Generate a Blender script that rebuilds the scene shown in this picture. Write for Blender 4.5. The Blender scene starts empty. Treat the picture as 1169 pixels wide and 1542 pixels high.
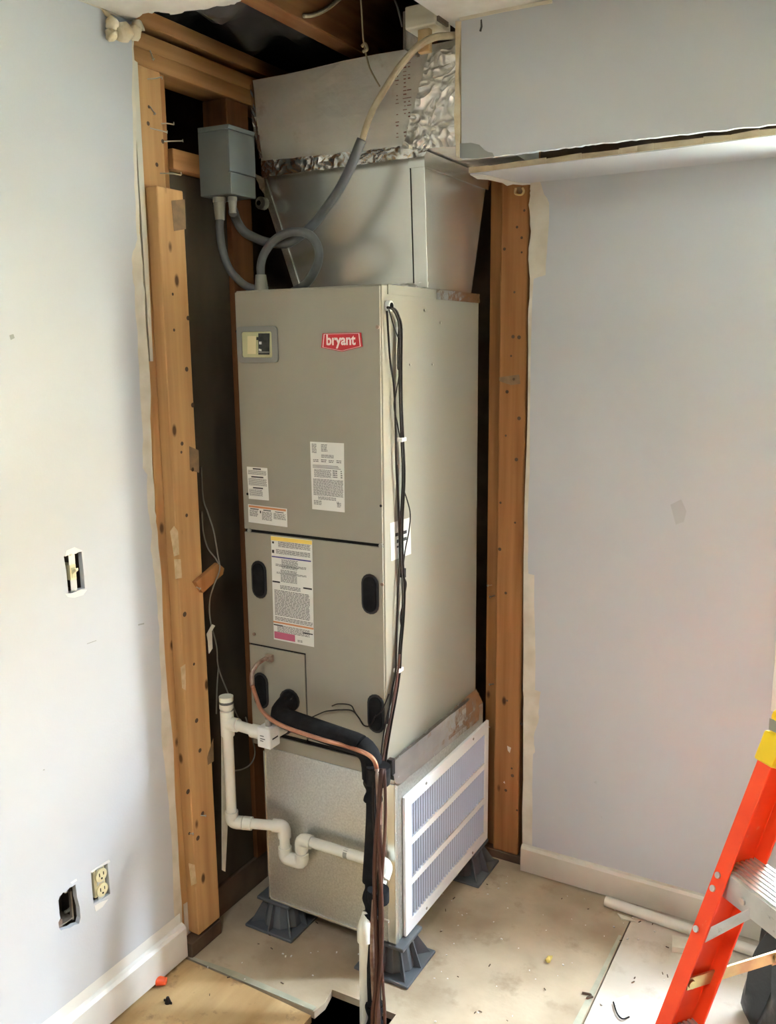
import bpy, bmesh, math, random
from mathutils import Vector, Matrix, noise
random.seed(7)
PI = math.pi
SC = bpy.context.scene

# ------------------------------------------------------------------ camera
cam = bpy.data.objects.new('camera', bpy.data.cameras.new('camera'))
SC.collection.objects.link(cam)
yaw, pitch, roll = [math.radians(a) for a in (-29.63386, -10.64982, 0.62293)]
F = Vector((math.sin(yaw)*math.cos(pitch), math.cos(yaw)*math.cos(pitch), math.sin(pitch)))
R0 = F.cross(Vector((0, 0, 1))).normalized()
D0 = F.cross(R0)
RR = math.cos(roll)*R0 + math.sin(roll)*D0
DD = -math.sin(roll)*R0 + math.cos(roll)*D0
cam.matrix_world = Matrix(((RR.x, -DD.x, -F.x, 0), (RR.y, -DD.y, -F.y, 0), (RR.z, -DD.z, -F.z, 1.65), (0, 0, 0, 1)))
cam.data.sensor_fit = 'VERTICAL'
cam.data.sensor_height = 36.0
cam.data.sensor_width = 36.0*1169/1542
cam.data.lens = 1327.252/1542*36.0
cam.data.clip_start = 0.02
SC.camera = cam

# ------------------------------------------------------------------ light
world = bpy.data.worlds.new('daylight')
SC.world = world
world.use_nodes = True
wn = world.node_tree.nodes['Background']
wn.inputs['Color'].default_value = (0.70, 0.85, 1.0, 1)
wn.inputs['Strength'].default_value = 66.0

sun = bpy.data.objects.new('sun', bpy.data.lights.new('sun', 'SUN'))
SC.collection.objects.link(sun)
sun.data.energy = 900.0
sun.data.color = (1.0, 0.87, 0.68)
sun.data.angle = math.radians(1.0)
sdir = Vector((0.25, 0.62, -0.74))
sun.rotation_euler = sdir.to_track_quat('-Z', 'Y').to_euler()

def portal(name, loc, rot, sx, sy):
    l = bpy.data.lights.new(name, 'AREA')
    l.shape = 'RECTANGLE'; l.size = sx; l.size_y = sy
    l.cycles.is_portal = True
    o = bpy.data.objects.new(name, l)
    o.location = loc; o.rotation_euler = rot
    SC.collection.objects.link(o)
portal('window_portal', (0.1525, 2.66, 1.38), (-PI/2, 0, 0), 0.60, 1.26)

fill_light = bpy.data.lights.new('added_fill_light', 'AREA')  # unseen fill light, added to brighten the soffit, duct and front faces
fill_light.shape = 'DISK'; fill_light.size = 0.6; fill_light.energy = 7.0; fill_light.color = (0.93, 0.97, 1.0)
lo_ = bpy.data.objects.new('added_fill_light', fill_light); lo_.location = (-0.55, -0.2, 2.34); SC.collection.objects.link(lo_)

SC.view_settings.view_transform = 'Standard'
SC.view_settings.look = 'None'
SC.view_settings.gamma = 1.0
SC.view_settings.use_curve_mapping = False
SC.view_settings.exposure = 1.97

# ------------------------------------------------------------------ materials
def s2l(c):
    return tuple(((v/255.0+0.055)/1.055)**2.4 if v > 10 else v/255.0/12.92 for v in c) + (1,)

def mat(name, c1, c2=None, rough=0.6, metal=0.0, scale=(6, 6, 6), detail=4, bump=0.0, bscale=None,
        lo=0.35, hi=0.65, spec=0.5, speck=None, knots=None, coat=0.0):
    m = bpy.data.materials.new(name)
    m.use_nodes = True
    N, L = m.node_tree.nodes, m.node_tree.links
    b = N['Principled BSDF']
    b.inputs['Roughness'].default_value = rough
    b.inputs['Metallic'].default_value = metal
    b.inputs['Specular IOR Level'].default_value = spec
    b.inputs['Coat Weight'].default_value = coat
    tc = N.new('ShaderNodeTexCoord')
    mp = N.new('ShaderNodeMapping'); mp.inputs['Scale'].default_value = scale
    L.new(tc.outputs['Object'], mp.inputs['Vector'])
    no = N.new('ShaderNodeTexNoise'); no.inputs['Detail'].default_value = detail
    no.inputs['Scale'].default_value = 1.0
    L.new(mp.outputs['Vector'], no.inputs['Vector'])
    cr = N.new('ShaderNodeValToRGB')
    cr.color_ramp.elements[0].position = lo; cr.color_ramp.elements[1].position = hi
    cr.color_ramp.elements[0].color = s2l(c1); cr.color_ramp.elements[1].color = s2l(c2 or c1)
    L.new(no.outputs['Fac'], cr.inputs['Fac'])
    out = cr.outputs['Color']
    def overlay(out, fac, col):
        mx = N.new('ShaderNodeMix'); mx.data_type = 'RGBA'
        L.new(fac, mx.inputs['Factor']); L.new(out, mx.inputs['A'])
        mx.inputs['B'].default_value = s2l(col)
        return mx.outputs['Result']
    if knots:
        (ks, thr, col) = knots
        mk = N.new('ShaderNodeMapping'); mk.inputs['Scale'].default_value = ks
        L.new(tc.outputs['Object'], mk.inputs['Vector'])
        vo = N.new('ShaderNodeTexVoronoi'); vo.inputs['Scale'].default_value = 1.0
        L.new(mk.outputs['Vector'], vo.inputs['Vector'])
        kr = N.new('ShaderNodeMapRange')
        kr.inputs['From Min'].default_value = thr*0.5; kr.inputs['From Max'].default_value = thr
        kr.inputs['To Min'].default_value = 0.9; kr.inputs['To Max'].default_value = 0.0
        L.new(vo.outputs['Distance'], kr.inputs['Value'])
        out = overlay(out, kr.outputs['Result'], col)
    if speck:
        (ss, a, bb, col) = speck
        n2 = N.new('ShaderNodeTexNoise'); n2.inputs['Scale'].default_value = ss; n2.inputs['Detail'].default_value = 6
        n2.inputs['Roughness'].default_value = 0.65
        L.new(tc.outputs['Object'], n2.inputs['Vector'])
        kr = N.new('ShaderNodeMapRange')
        kr.inputs['From Min'].default_value = a; kr.inputs['From Max'].default_value = bb
        L.new(n2.outputs['Fac'], kr.inputs['Value'])
        out = overlay(out, kr.outputs['Result'], col)
    L.new(out, b.inputs['Base Color'])
    if bump:
        bp = N.new('ShaderNodeBump'); bp.inputs['Strength'].default_value = bump; bp.inputs['Distance'].default_value = 0.01
        if bscale:
            n3 = N.new('ShaderNodeTexNoise'); n3.inputs['Scale'].default_value = bscale; n3.inputs['Detail'].default_value = 5
            L.new(tc.outputs['Object'], n3.inputs['Vector'])
            L.new(n3.outputs['Fac'], bp.inputs['Height'])
        else:
            L.new(no.outputs['Fac'], bp.inputs['Height'])
        L.new(bp.outputs['Normal'], b.inputs['Normal'])
    return m

M = {}
M['paint'] = mat('grey_wall_paint', (197, 199, 203), (202, 204, 208), 0.55, scale=(2, 2, 2), bump=0.04, bscale=160, spec=0.3)
M['far_paint'] = mat('far_wall_paint', (186, 188, 190), (190, 192, 194), 0.7)
M['smudge'] = mat('scuffed_paint', (184, 186, 188), (190, 192, 194), 0.6)
M['patch'] = mat('older_grey_paint', (150, 153, 150), (160, 162, 158), 0.6)
M['paper'] = mat('torn_drywall_paper', (208, 199, 180), (226, 219, 204), 0.9, scale=(14, 14, 14), bump=0.3)
M['gypsum'] = mat('gypsum_edge', (214, 196, 160), (232, 220, 194), 0.95, scale=(30, 30, 30), bump=0.4)
M['ceil'] = mat('ceiling_white', (226, 222, 214), (236, 233, 226), 0.9, scale=(20, 20, 20), bump=0.2)
M['trim'] = mat('white_trim_paint', (228, 226, 220), (236, 234, 229), 0.4, scale=(9, 9, 9))
M['trim_old'] = mat('cream_trim_paint', (206, 200, 184), (222, 217, 203), 0.45, scale=(5, 5, 5))
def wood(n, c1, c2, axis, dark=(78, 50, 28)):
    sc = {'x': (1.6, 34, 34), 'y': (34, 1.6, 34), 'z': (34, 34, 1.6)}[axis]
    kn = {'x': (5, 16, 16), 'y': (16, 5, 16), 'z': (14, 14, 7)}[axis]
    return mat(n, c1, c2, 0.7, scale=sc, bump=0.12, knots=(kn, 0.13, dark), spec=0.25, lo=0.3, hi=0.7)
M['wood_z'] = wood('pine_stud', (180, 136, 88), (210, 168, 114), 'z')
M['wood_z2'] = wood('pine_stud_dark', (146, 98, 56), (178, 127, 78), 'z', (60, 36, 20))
M['wood_z3'] = wood('shade_darkened_stud', (104, 66, 38), (132, 86, 50), 'z', (44, 26, 15))  # stud pine darkened so its colour carries the shade beside the unit
M['wood_y'] = wood('pine_plate', (141, 98, 58), (176, 130, 82), 'y')
M['wood_y2'] = wood('old_joist', (120, 78, 46), (150, 104, 66), 'y')
M['wood_pale'] = mat('pale_wood', (205, 172, 120), (222, 192, 144), 0.8, scale=(30, 30, 3))
M['wood_dk'] = mat('dirty_sill', (74, 58, 44), (104, 84, 64), 0.9, scale=(9, 9, 9))
M['osb'] = mat('shade_darkened_panel', (58, 49, 36), (78, 67, 50), 0.85, scale=(6, 6, 2), bump=0.1)  # panel darkened overall to stand in for shade in the left bay
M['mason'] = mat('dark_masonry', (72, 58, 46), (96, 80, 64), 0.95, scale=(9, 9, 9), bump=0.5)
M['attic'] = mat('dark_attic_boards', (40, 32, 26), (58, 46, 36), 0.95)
M['plastic_blk'] = mat('black_poly_sheet', (100, 101, 104), (124, 125, 128), 0.3, scale=(5, 5, 5), bump=0.35, bscale=14)
M['floor'] = mat('dusty_subfloor', (156, 138, 114), (196, 180, 155), 0.85, scale=(3.2, 3.2, 3.2), detail=8, bump=0.12,
                 bscale=60, speck=(9, 0.56, 0.80, (146, 126, 102)), spec=0.25)
M['floor2'] = mat('plywood_sheet', (176, 144, 98), (204, 174, 128), 0.85, scale=(14, 2.2, 6), detail=8, bump=0.12,
                  bscale=50, speck=(14, 0.58, 0.72, (130, 108, 80)), spec=0.25)
M['floor3'] = mat('pale_subfloor', (196, 184, 166), (214, 204, 190), 0.85, scale=(4, 4, 4), detail=8, bump=0.1,
                  bscale=60, speck=(10, 0.54, 0.80, (176, 158, 134)), spec=0.25)
M['vinyl'] = mat('green_vinyl_edge', (158, 158, 138), (178, 174, 152), 0.7, scale=(20, 20, 20))
M['pit'] = mat('crawlspace', (22, 19, 16), (30, 26, 22), 1.0)
M['cab'] = mat('taupe_enamel', (150, 144, 129), (153, 147, 132), 0.42, scale=(3, 3, 3), spec=0.5)
M['galv'] = mat('galvanised_steel', (182, 182, 176), (206, 206, 200), 0.36, 0.8, scale=(190, 190, 190), detail=2, lo=0.3, hi=0.7)
M['sheet'] = mat('duct_steel', (224, 224, 216), (232, 231, 224), 0.27, 0.8, scale=(4, 4, 4), bump=0.03, bscale=5)
M['foil'] = mat('foil_tape', (204, 202, 198), (226, 224, 219), 0.23, 0.95, scale=(10, 10, 10), bump=0.25, bscale=22)
M['foil_w'] = mat('foil_insulation', (216, 212, 203), (236, 232, 224), 0.4, 0.2, scale=(6, 6, 3), bump=0.45, bscale=24, lo=0.3, hi=0.7,
                  speck=(4, 0.54, 0.74, (168, 132, 92)))
M['foil_c'] = mat('crumpled_foil', (236, 234, 230), (246, 244, 240), 0.3, 0.75, scale=(30, 30, 30))
M['blk'] = mat('black_foam', (19, 19, 20), (28, 28, 29), 0.85, scale=(40, 40, 40), bump=0.15, spec=0.2)
M['blk_pl'] = mat('black_plastic', (22, 23, 24), None, 0.45)
M['bag'] = mat('black_bag_film', (12, 13, 14), (20, 21, 23), 0.38, scale=(10, 10, 10), bump=0.3, bscale=25)
M['slot'] = mat('dark_gap', (14, 12, 10), None, 0.95)
M['pvc'] = mat('white_pvc', (222, 219, 206), (230, 227, 215), 0.35, scale=(10, 10, 10))
M['white'] = mat('white_plastic', (230, 230, 226), None, 0.4)
M['enamel'] = mat('white_grille_enamel', (236, 237, 238), None, 0.35)
M['slat'] = mat('sky_tinted_slat_enamel', (190, 202, 226), None, 0.4)  # white enamel with reflected sky blue and shade put into the colour
M['redink'] = mat('faded_red_print', (150, 104, 92), None, 0.6)
M['label'] = mat('label_paper', (228, 227, 220), (222, 220, 212), 0.5)
M['ink'] = mat('label_ink', (96, 94, 92), None, 0.6)
M['inkd'] = mat('label_ink_dark', (40, 38, 38), None, 0.6)
M['inkb'] = mat('label_blue', (84, 80, 142), None, 0.6)
M['inky'] = mat('label_yellow', (232, 200, 96), None, 0.6)
M['inko'] = mat('label_orange', (206, 138, 92), None, 0.6)
M['inkp'] = mat('label_pink', (186, 92, 120), None, 0.6)
M['red'] = mat('badge_red', (196, 34, 44), None, 0.4)
M['badgew'] = mat('badge_white', (246, 226, 220), None, 0.4)
M['bezel'] = mat('grey_bezel', (136, 136, 130), None, 0.45)
M['cream'] = mat('cream_plastic', (206, 204, 160), (190, 186, 140), 0.45)
M['ivory'] = mat('ivory_plastic', (226, 214, 170), None, 0.4)
M['brk'] = mat('breaker_black', (40, 41, 40), (66, 66, 62), 0.5, scale=(60, 60, 60))
M['copper'] = mat('copper_tube', (160, 106, 80), (186, 134, 108), 0.4, 0.5, scale=(20, 20, 20))
M['copper_old'] = mat('dull_copper', (120, 88, 74), (160, 140, 124), 0.5, 0.4, scale=(40, 40, 40))
M['brown'] = mat('brown_wire', (66, 42, 34), (88, 58, 46), 0.6, spec=0.3)
M['wire_blk'] = mat('dark_wire', (30, 25, 21), (44, 37, 31), 0.6, spec=0.25)
M['wire_grey'] = mat('grey_wire', (130, 124, 112), None, 0.5)
M['romex'] = mat('cream_cable', (206, 192, 160), (186, 172, 142), 0.55, scale=(30, 30, 30))
M['conduit'] = mat('grey_conduit', (92, 93, 93), (106, 107, 106), 0.5, scale=(20, 20, 20))
M['conn'] = mat('pale_connector', (150, 148, 138), None, 0.5)
M['boxgrey'] = mat('grey_box_enamel', (103, 109, 109), (108, 114, 114), 0.45)
M['stand'] = mat('dark_grey_plastic', (82, 86, 90), (94, 98, 102), 0.5, scale=(8, 8, 8))
M['orange'] = mat('orange_fibreglass', (250, 78, 26), (240, 66, 20), 0.55, scale=(6, 6, 20), speck=(26, 0.66, 0.78, (240, 150, 110)))
M['alu'] = mat('aluminium', (196, 195, 190), (212, 211, 206), 0.35, 0.7, scale=(30, 30, 30))
M['alu_w'] = mat('dull_aluminium', (206, 205, 200), (188, 187, 182), 0.5, 0.3, scale=(20, 20, 20), speck=(18, 0.64, 0.72, (120, 118, 112)))
M['brass'] = mat('zinc_yellow_steel', (196, 178, 122), (170, 140, 100), 0.35, 0.8, scale=(20, 20, 20))
M['yellow'] = mat('yellow_plastic', (246, 206, 30), None, 0.4)
M['steel'] = mat('nail_steel', (190, 184, 172), None, 0.35, 0.8)
M['rust'] = mat('rusty_box', (126, 112, 98), (150, 140, 128), 0.6, 0.4, scale=(30, 30, 30))
M['rust_dk'] = mat('dark_box_steel', (70, 62, 54), (92, 82, 72), 0.7, 0.3, scale=(30, 30, 30))
M['orangecap'] = mat('orange_cap', (240, 92, 50), None, 0.4)
M['leafm'] = mat('yellow_scrap', (214, 198, 110), (190, 170, 86), 0.8, scale=(50, 50, 50))
M['siding'] = mat('warm_bounce_siding', (236, 214, 172), (240, 220, 182), 0.8)  # warm cream picked to tint the sunlight bounced indoors
M['white_wood'] = mat('whitewashed_wood', (214, 206, 184), (232, 226, 208), 0.85, scale=(12, 40, 40))
M['splint'] = mat('torn_board_edge', (176, 158, 132), (200, 184, 156), 0.9, scale=(18, 30, 30), bump=0.3)
M['stain'] = mat('grey_wood_stain', (128, 104, 76), (150, 120, 84), 0.8, scale=(40, 40, 40))
M['smear'] = mat('plaster_smear', (196, 170, 128), (214, 192, 154), 0.85, scale=(60, 60, 60))
M['outgrass'] = mat('yard_ground', (120, 122, 104), (140, 140, 120), 1.0)
gm = bpy.data.materials.new('clear_glass'); gm.use_nodes = True
gn, gl = gm.node_tree.nodes, gm.node_tree.links
gt = gn.new('ShaderNodeBsdfTransparent'); gg = gn.new('ShaderNodeBsdfGlossy'); gx = gn.new('ShaderNodeMixShader')
gg.inputs['Roughness'].default_value = 0.03; gx.inputs['Fac'].default_value = 0.07
gl.new(gt.outputs['BSDF'], gx.inputs[1]); gl.new(gg.outputs['BSDF'], gx.inputs[2]); gl.new(gx.outputs['Shader'], gn['Material Output'].inputs['Surface'])
M['glass'] = gm

# ------------------------------------------------------------------ helpers
def nb(): return bmesh.new()

def box(bm, x0, x1, y0, y1, z0, z1):
    vs = [bm.verts.new(p) for p in ((x0, y0, z0), (x1, y0, z0), (x1, y1, z0), (x0, y1, z0), (x0, y0, z1), (x1, y0, z1), (x1, y1, z1), (x0, y1, z1))]
    for f in ((3, 2, 1, 0), (4, 5, 6, 7), (0, 1, 5, 4), (1, 2, 6, 5), (2, 3, 7, 6), (3, 0, 4, 7)):
        bm.faces.new([vs[i] for i in f])
    return vs

def obox(bm, c, ex, ey, ez, hx, hy, hz):
    c = Vector(c); vs = []
    for sz in (-1, 1):
        for sx, sy in ((-1, -1), (1, -1), (1, 1), (-1, 1)):
            vs.append(bm.verts.new(c + ex*hx*sx + ey*hy*sy + ez*hz*sz))
    for f in ((3, 2, 1, 0), (4, 5, 6, 7), (0, 1, 5, 4), (1, 2, 6, 5), (2, 3, 7, 6), (3, 0, 4, 7)):
        bm.faces.new([vs[i] for i in f])

def plate(bm, outer, vec, holes=()):
    """polygon (3-D points in one plane) with holes, extruded along vec"""
    vec = Vector(vec); es = []
    for loop in [outer] + list(holes):
        vs = [bm.verts.new(p) for p in loop]
        es += [bm.edges.new((vs[i], vs[(i+1) % len(vs)])) for i in range(len(vs))]
    r = bmesh.ops.triangle_fill(bm, use_beauty=True, use_dissolve=False, edges=es)
    fs = [g for g in r['geom'] if isinstance(g, bmesh.types.BMFace)]
    e = bmesh.ops.extrude_face_region(bm, geom=fs)
    bmesh.ops.translate(bm, vec=vec, verts=[v for v in e['geom'] if isinstance(v, bmesh.types.BMVert)])
    bmesh.ops.recalc_face_normals(bm, faces=bm.faces[:])

def hexa(bm, b4, t4):
    vs = [bm.verts.new(p) for p in list(b4)+list(t4)]
    for f in ((3, 2, 1, 0), (4, 5, 6, 7), (0, 1, 5, 4), (1, 2, 6, 5), (2, 3, 7, 6), (3, 0, 4, 7)):
        bm.faces.new([vs[i] for i in f])

def spline(pts, n=6):
    P = [Vector(p) for p in pts]
    if len(P) < 3: return P
    out = []
    for i in range(len(P)-1):
        p0 = P[i-1] if i else P[0]*2-P[1]
        p1, p2 = P[i], P[i+1]
        p3 = P[i+2] if i+2 < len(P) else P[-1]*2-P[-2]
        for k in range(n):
            t = k/n
            out.append(0.5*((2*p1)+(-p0+p2)*t+(2*p0-5*p1+4*p2-p3)*t*t+(-p0+3*p1-3*p2+p3)*t**3))
    out.append(P[-1])
    return out

def tube(bm, pts, r, seg=8, n=6, smooth=True, rf=None):
    P = spline(pts, n) if smooth else [Vector(p) for p in pts]
    rings = []; prev = None
    for i, p in enumerate(P):
        t = (P[min(i+1, len(P)-1)] - P[max(i-1, 0)]).normalized()
        if prev is None:
            a = Vector((0, 0, 1)) if abs(t.z) < 0.9 else Vector((1, 0, 0))
            nrm = t.cross(a).normalized()
        else:
            nrm = (prev - t*prev.dot(t)).normalized()
        prev = nrm; bi = t.cross(nrm)
        rr = rf(i/(len(P)-1)) if rf else r
        rings.append([bm.verts.new(p + (nrm*math.cos(a) + bi*math.sin(a))*rr) for a in [2*PI*k/seg for k in range(seg)]])
    for a, b in zip(rings, rings[1:]):
        for k in range(seg):
            bm.faces.new((a[k], a[(k+1) % seg], b[(k+1) % seg], b[k]))
    bm.faces.new(rings[0][::-1]); bm.faces.new(rings[-1])

def cyl(bm, a, b, r, seg=14, r2=None):
    a, b = Vector(a), Vector(b)
    tube(bm, [a, b], r, seg, smooth=False, rf=(lambda t: r+(r2-r)*t) if r2 is not None else None)

def corner(pts, rad):
    """round the inner corners of a polyline"""
    P = [Vector(p) for p in pts]; out = [P[0]]
    for i in range(1, len(P)-1):
        a = (P[i-1]-P[i]); b = (P[i+1]-P[i])
        d = min(rad, a.length*0.45, b.length*0.45)
        s, e = P[i]+a.normalized()*d, P[i]+b.normalized()*d
        for k in range(6):
            t = k/5
            out.append((1-t)**2*s + 2*t*(1-t)*P[i] + t*t*e)
    out.append(P[-1])
    return out

def finish(bm, name, m, smooth=False):
    bmesh.ops.recalc_face_normals(bm, faces=bm.faces[:])
    me = bpy.data.meshes.new(name)
    bm.to_mesh(me); bm.free()
    me.materials.append(M[m] if isinstance(m, str) else m)
    if smooth:
        for p in me.polygons: p.use_smooth = True
    return me

def wpos(o):
    v = Vector((0, 0, 0))
    while o: v += o.location; o = o.parent
    return v

def obj(name, bm, m, parent=None, smooth=False, bevel=0.0, auto=False, label=None):
    """one mesh object; geometry is given in world coordinates"""
    if parent is None:
        xs = [v.co for v in bm.verts]
        o0 = Vector(((min(c.x for c in xs)+max(c.x for c in xs))/2, (min(c.y for c in xs)+max(c.y for c in xs))/2, min(c.z for c in xs)))
    else:
        o0 = wpos(parent)
    for v in bm.verts: v.co -= o0
    me = finish(bm, name, m, smooth)
    o = bpy.data.objects.new(name, me)
    if parent is None: o.location = o0
    else: o.parent = parent
    SC.collection.objects.link(o)
    if bevel:
        b = o.modifiers.new('bevel', 'BEVEL'); b.width = bevel; b.segments = 2; b.limit_method = 'ANGLE'; b.angle_limit = math.radians(40)
    if auto:
        for p in me.polygons: p.use_smooth = True
        me.set_sharp_from_angle(angle=math.radians(40))
    if label: o['label'] = label
    return o

def tag(o, label, cat, group=None):
    o['label'] = label; o['category'] = cat
    if group: o['group'] = group
    return o

def thing(name, loc, label, cat, group=None):
    o = bpy.data.objects.new(name, None)
    o.location = loc; o.empty_display_size = 0.05
    SC.collection.objects.link(o)
    return tag(o, label, cat, group)

def struct(name, bm, m, parent=None, **k):
    o = obj(name, bm, m, parent, **k)
    if parent is None: o['kind'] = 'structure'
    return o

def bx(*a):
    bm = nb(); box(bm, *a); return bm

def jag(pts, amp, n, ax):
    """roughen a polyline: extra points between, displaced along axes ax"""
    out = []
    for a, b in zip(pts, pts[1:]):
        a, b = Vector(a), Vector(b)
        for k in range(n):
            p = a.lerp(b, k/n)
            if k:
                for i in ax: p[i] += random.uniform(-amp, amp)
            out.append(tuple(p))
    out.append(tuple(pts[-1]))
    return out

# ================================================================== STRUCTURE
XA, YB, ZC = -1.569, 2.434, 2.38
XR, YF = 4.2, -4.5

# ---- floor: sheets of subflooring round a hole cut for the pipes
XS = -0.535
HX0, HX1, HY0, HY1 = -1.140, -0.955, 1.45, 1.688
fl = bpy.data.objects.new('floor', None); SC.collection.objects.link(fl); fl['kind'] = 'structure'
bm = nb()
c = [(-1.9, 1.600, 0), (HX0, 1.600, 0), (HX0+0.006, 1.64, 0), (HX0-0.004, HY1, 0), (HX1, HY1+0.004, 0), (HX1, 1.600, 0), (XS-0.002, 1.600, 0), (XS-0.002, 2.62, 0), (-1.9, 2.62, 0)]
plate(bm, c, (0, 0, -0.02)); obj('subfloor_sheet', bm, 'floor', fl)
bm = nb()
plate(bm, [(-1.9, YF, 0.0), (XS-0.002, YF, 0.0), (XS-0.002, 1.594, 0.0), (HX1, 1.594, 0), (HX1, HY0, 0), (HX0, HY0, 0), (HX0, 1.586, 0.0), (-1.35, 1.594, 0), (-1.9, 1.590, 0.0)], (0, 0, -0.02))
obj('subfloor_sheet', bm, 'floor2', fl)
obj('subfloor_sheet', bx(XS+0.002, XR, YF, 2.62, -0.02, 0.0), 'floor3', fl)
bm = nb()
plate(bm, [(-1.55, 1.596, 0.0005), (HX0-0.004, 1.6005, 0.0005), (HX0-0.004, 1.615, 0.0005), (-1.40, 1.618, 0.0005), (-1.55, 1.606, 0.0005)], (0, 0, 0.002))
obj('vinyl_strip', bm, 'vinyl', fl)
bm = nb()
plate(bm, [(XS-0.026, 1.75, 0.0004), (XS-0.004, 1.75, 0.0004), (XS-0.004, 2.26, 0.0004), (XS-0.012, 2.26, 0.0004), (XS-0.016, 2.05, 0.0004)], (0, 0, 0.0015))
obj('vinyl_strip', bm, 'vinyl', fl)
obj('crawlspace_ground', bx(-1.9, XR, YF, 2.62, -0.52, -0.48), 'pit', fl)
bm = nb()
for a in ((-1.9, -1.88, YF, 2.62), (XR, XR+.02, YF, 2.62), (-1.9, XR, YF-.02, YF), (-1.9, XR, 2.62, 2.64)): box(bm, *a, -0.5, -0.02)
obj('foundation', bm, 'pit', fl)

# ---- left wall: drywall with three openings and a torn end
inner = [(-1.5690, 1.6109, 2.3960), (-1.5690, 1.5966, 2.2550), (-1.5690, 1.5882, 2.1102), (-1.5690, 1.5843, 1.9927), (-1.5690, 1.5829, 1.9034), (-1.5690, 1.5626, 1.8642), (-1.5690, 1.5594, 1.8265), (-1.5690, 1.5639, 1.7814), (-1.5690, 1.5629, 1.5961), (-1.5690, 1.5617, 1.4533), (-1.5690, 1.5542, 1.3651), (-1.5690, 1.5682, 1.3470), (-1.5690, 1.5629, 1.2569), (-1.5690, 1.5721, 1.2050), (-1.5690, 1.5636, 1.1577), (-1.5690, 1.5706, 1.1034), (-1.5690, 1.5741, 1.0337), (-1.5690, 1.5748, 0.9285), (-1.5690, 1.5704, 0.7871), (-1.5690, 1.5610, 0.6432), (-1.5690, 1.5698, 0.5107), (-1.5690, 1.5742, 0.3479), (-1.5690, 1.5667, 0.1577), (-1.5690, 1.5725, 0.0352)]
cut = [(-1.5690, 1.6168, 2.3935), (-1.5690, 1.6050, 2.2569), (-1.5690, 1.5987, 2.1121), (-1.5690, 1.5947, 1.9420), (-1.5690, 1.5972, 1.8457), (-1.5690, 1.5967, 1.7628), (-1.5690, 1.5980, 1.5951), (-1.5690, 1.5881, 1.3691), (-1.5690, 1.5875, 1.2527), (-1.5690, 1.5925, 1.2011), (-1.5690, 1.5948, 1.0283), (-1.5690, 1.5933, 0.8025), (-1.5690, 1.6031, 0.6162), (-1.5690, 1.5986, 0.3348), (-1.5690, 1.5958, 0.0993), (-1.5690, 1.6019, 0.0075)]
def quadX(pts): return [(XA, p[1], p[2]) for p in pts]
h_sw = quadX([(-1.5690, 1.2999, 1.1991), (-1.5690, 1.3128, 1.1994), (-1.5690, 1.3185, 1.2012), (-1.5690, 1.3332, 1.1981), (-1.5690, 1.3429, 1.2007), (-1.5690, 1.3503, 1.1991), (-1.5690, 1.3518, 1.1538), (-1.5690, 1.3518, 1.1131), (-1.5690, 1.3404, 1.1143), (-1.5690, 1.3155, 1.1113), (-1.5690, 1.3045, 1.1140), (-1.5690, 1.3039, 1.1648)])
h_rc = quadX([(-1.5690, 1.3048, 0.4230), (-1.5690, 1.3193, 0.4253), (-1.5690, 1.3564, 0.4204), (-1.5690, 1.3572, 0.3825), (-1.5690, 1.3572, 0.3357), (-1.5690, 1.3297, 0.3359), (-1.5690, 1.3052, 0.3400), (-1.5690, 1.3046, 0.3775)])
h_bx = quadX([(-1.5690, 1.2076, 0.4076), (-1.5690, 1.2121, 0.4150), (-1.5690, 1.2179, 0.4167), (-1.5690, 1.2220, 0.4193), (-1.5690, 1.2301, 0.4145), (-1.5690, 1.2352, 0.4183), (-1.5690, 1.2406, 0.4203), (-1.5690, 1.2488, 0.4189), (-1.5690, 1.2580, 0.4194), (-1.5690, 1.2590, 0.4026), (-1.5690, 1.2592, 0.3852), (-1.5690, 1.2619, 0.3715), (-1.5690, 1.2644, 0.3560), (-1.5690, 1.2645, 0.3280), (-1.5690, 1.2586, 0.3159), (-1.5690, 1.2452, 0.3209), (-1.5690, 1.2336, 0.3213), (-1.5690, 1.2187, 0.3273), (-1.5690, 1.2077, 0.3309), (-1.5690, 1.2030, 0.3408), (-1.5690, 1.2024, 0.3547), (-1.5690, 1.2087, 0.3610), (-1.5690, 1.2075, 0.3737), (-1.5690, 1.2078, 0.3905)])
outer = [(XA, YF, 0), (XA, YF, ZC)] + [(XA, p[1], p[2]) for p in jag(inner, 0.0025, 4, (1,))]
outer[-1] = (XA, outer[-1][1], 0.0); outer[2] = (XA, outer[2][1], ZC)
bm = nb(); plate(bm, outer, (-0.013, 0, 0), [h_sw, h_rc, h_bx])
wl = struct('wall_left', bm, 'paint')
cutj = [(XA-0.0012, p[1], p[2]) for p in jag(cut, 0.003, 4, (1,))]
innj = [(XA-0.0012, p[1]-0.004, p[2]) for p in inner]
innj[-1] = (XA-0.0012, innj[-1][1], 0); cutj[-1] = (XA-0.0012, cutj[-1][1], 0)
bm = nb(); plate(bm, innj + cutj[::-1], (-0.0116, 0, 0))
obj('torn_paper_edge', bm, 'paper', wl, label='bare cream paper along the torn end')
bm = nb(); plate(bm, [(XA-.0005, YF, .104), (XA-.0005, 1.588, .104), (XA-.0005, 1.588, .140), (XA-.0005, YF, .140)], (.001, 0, 0)); obj('bare_band', bm, 'trim', wl, label='unpainted white band above the baseboard')
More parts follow.
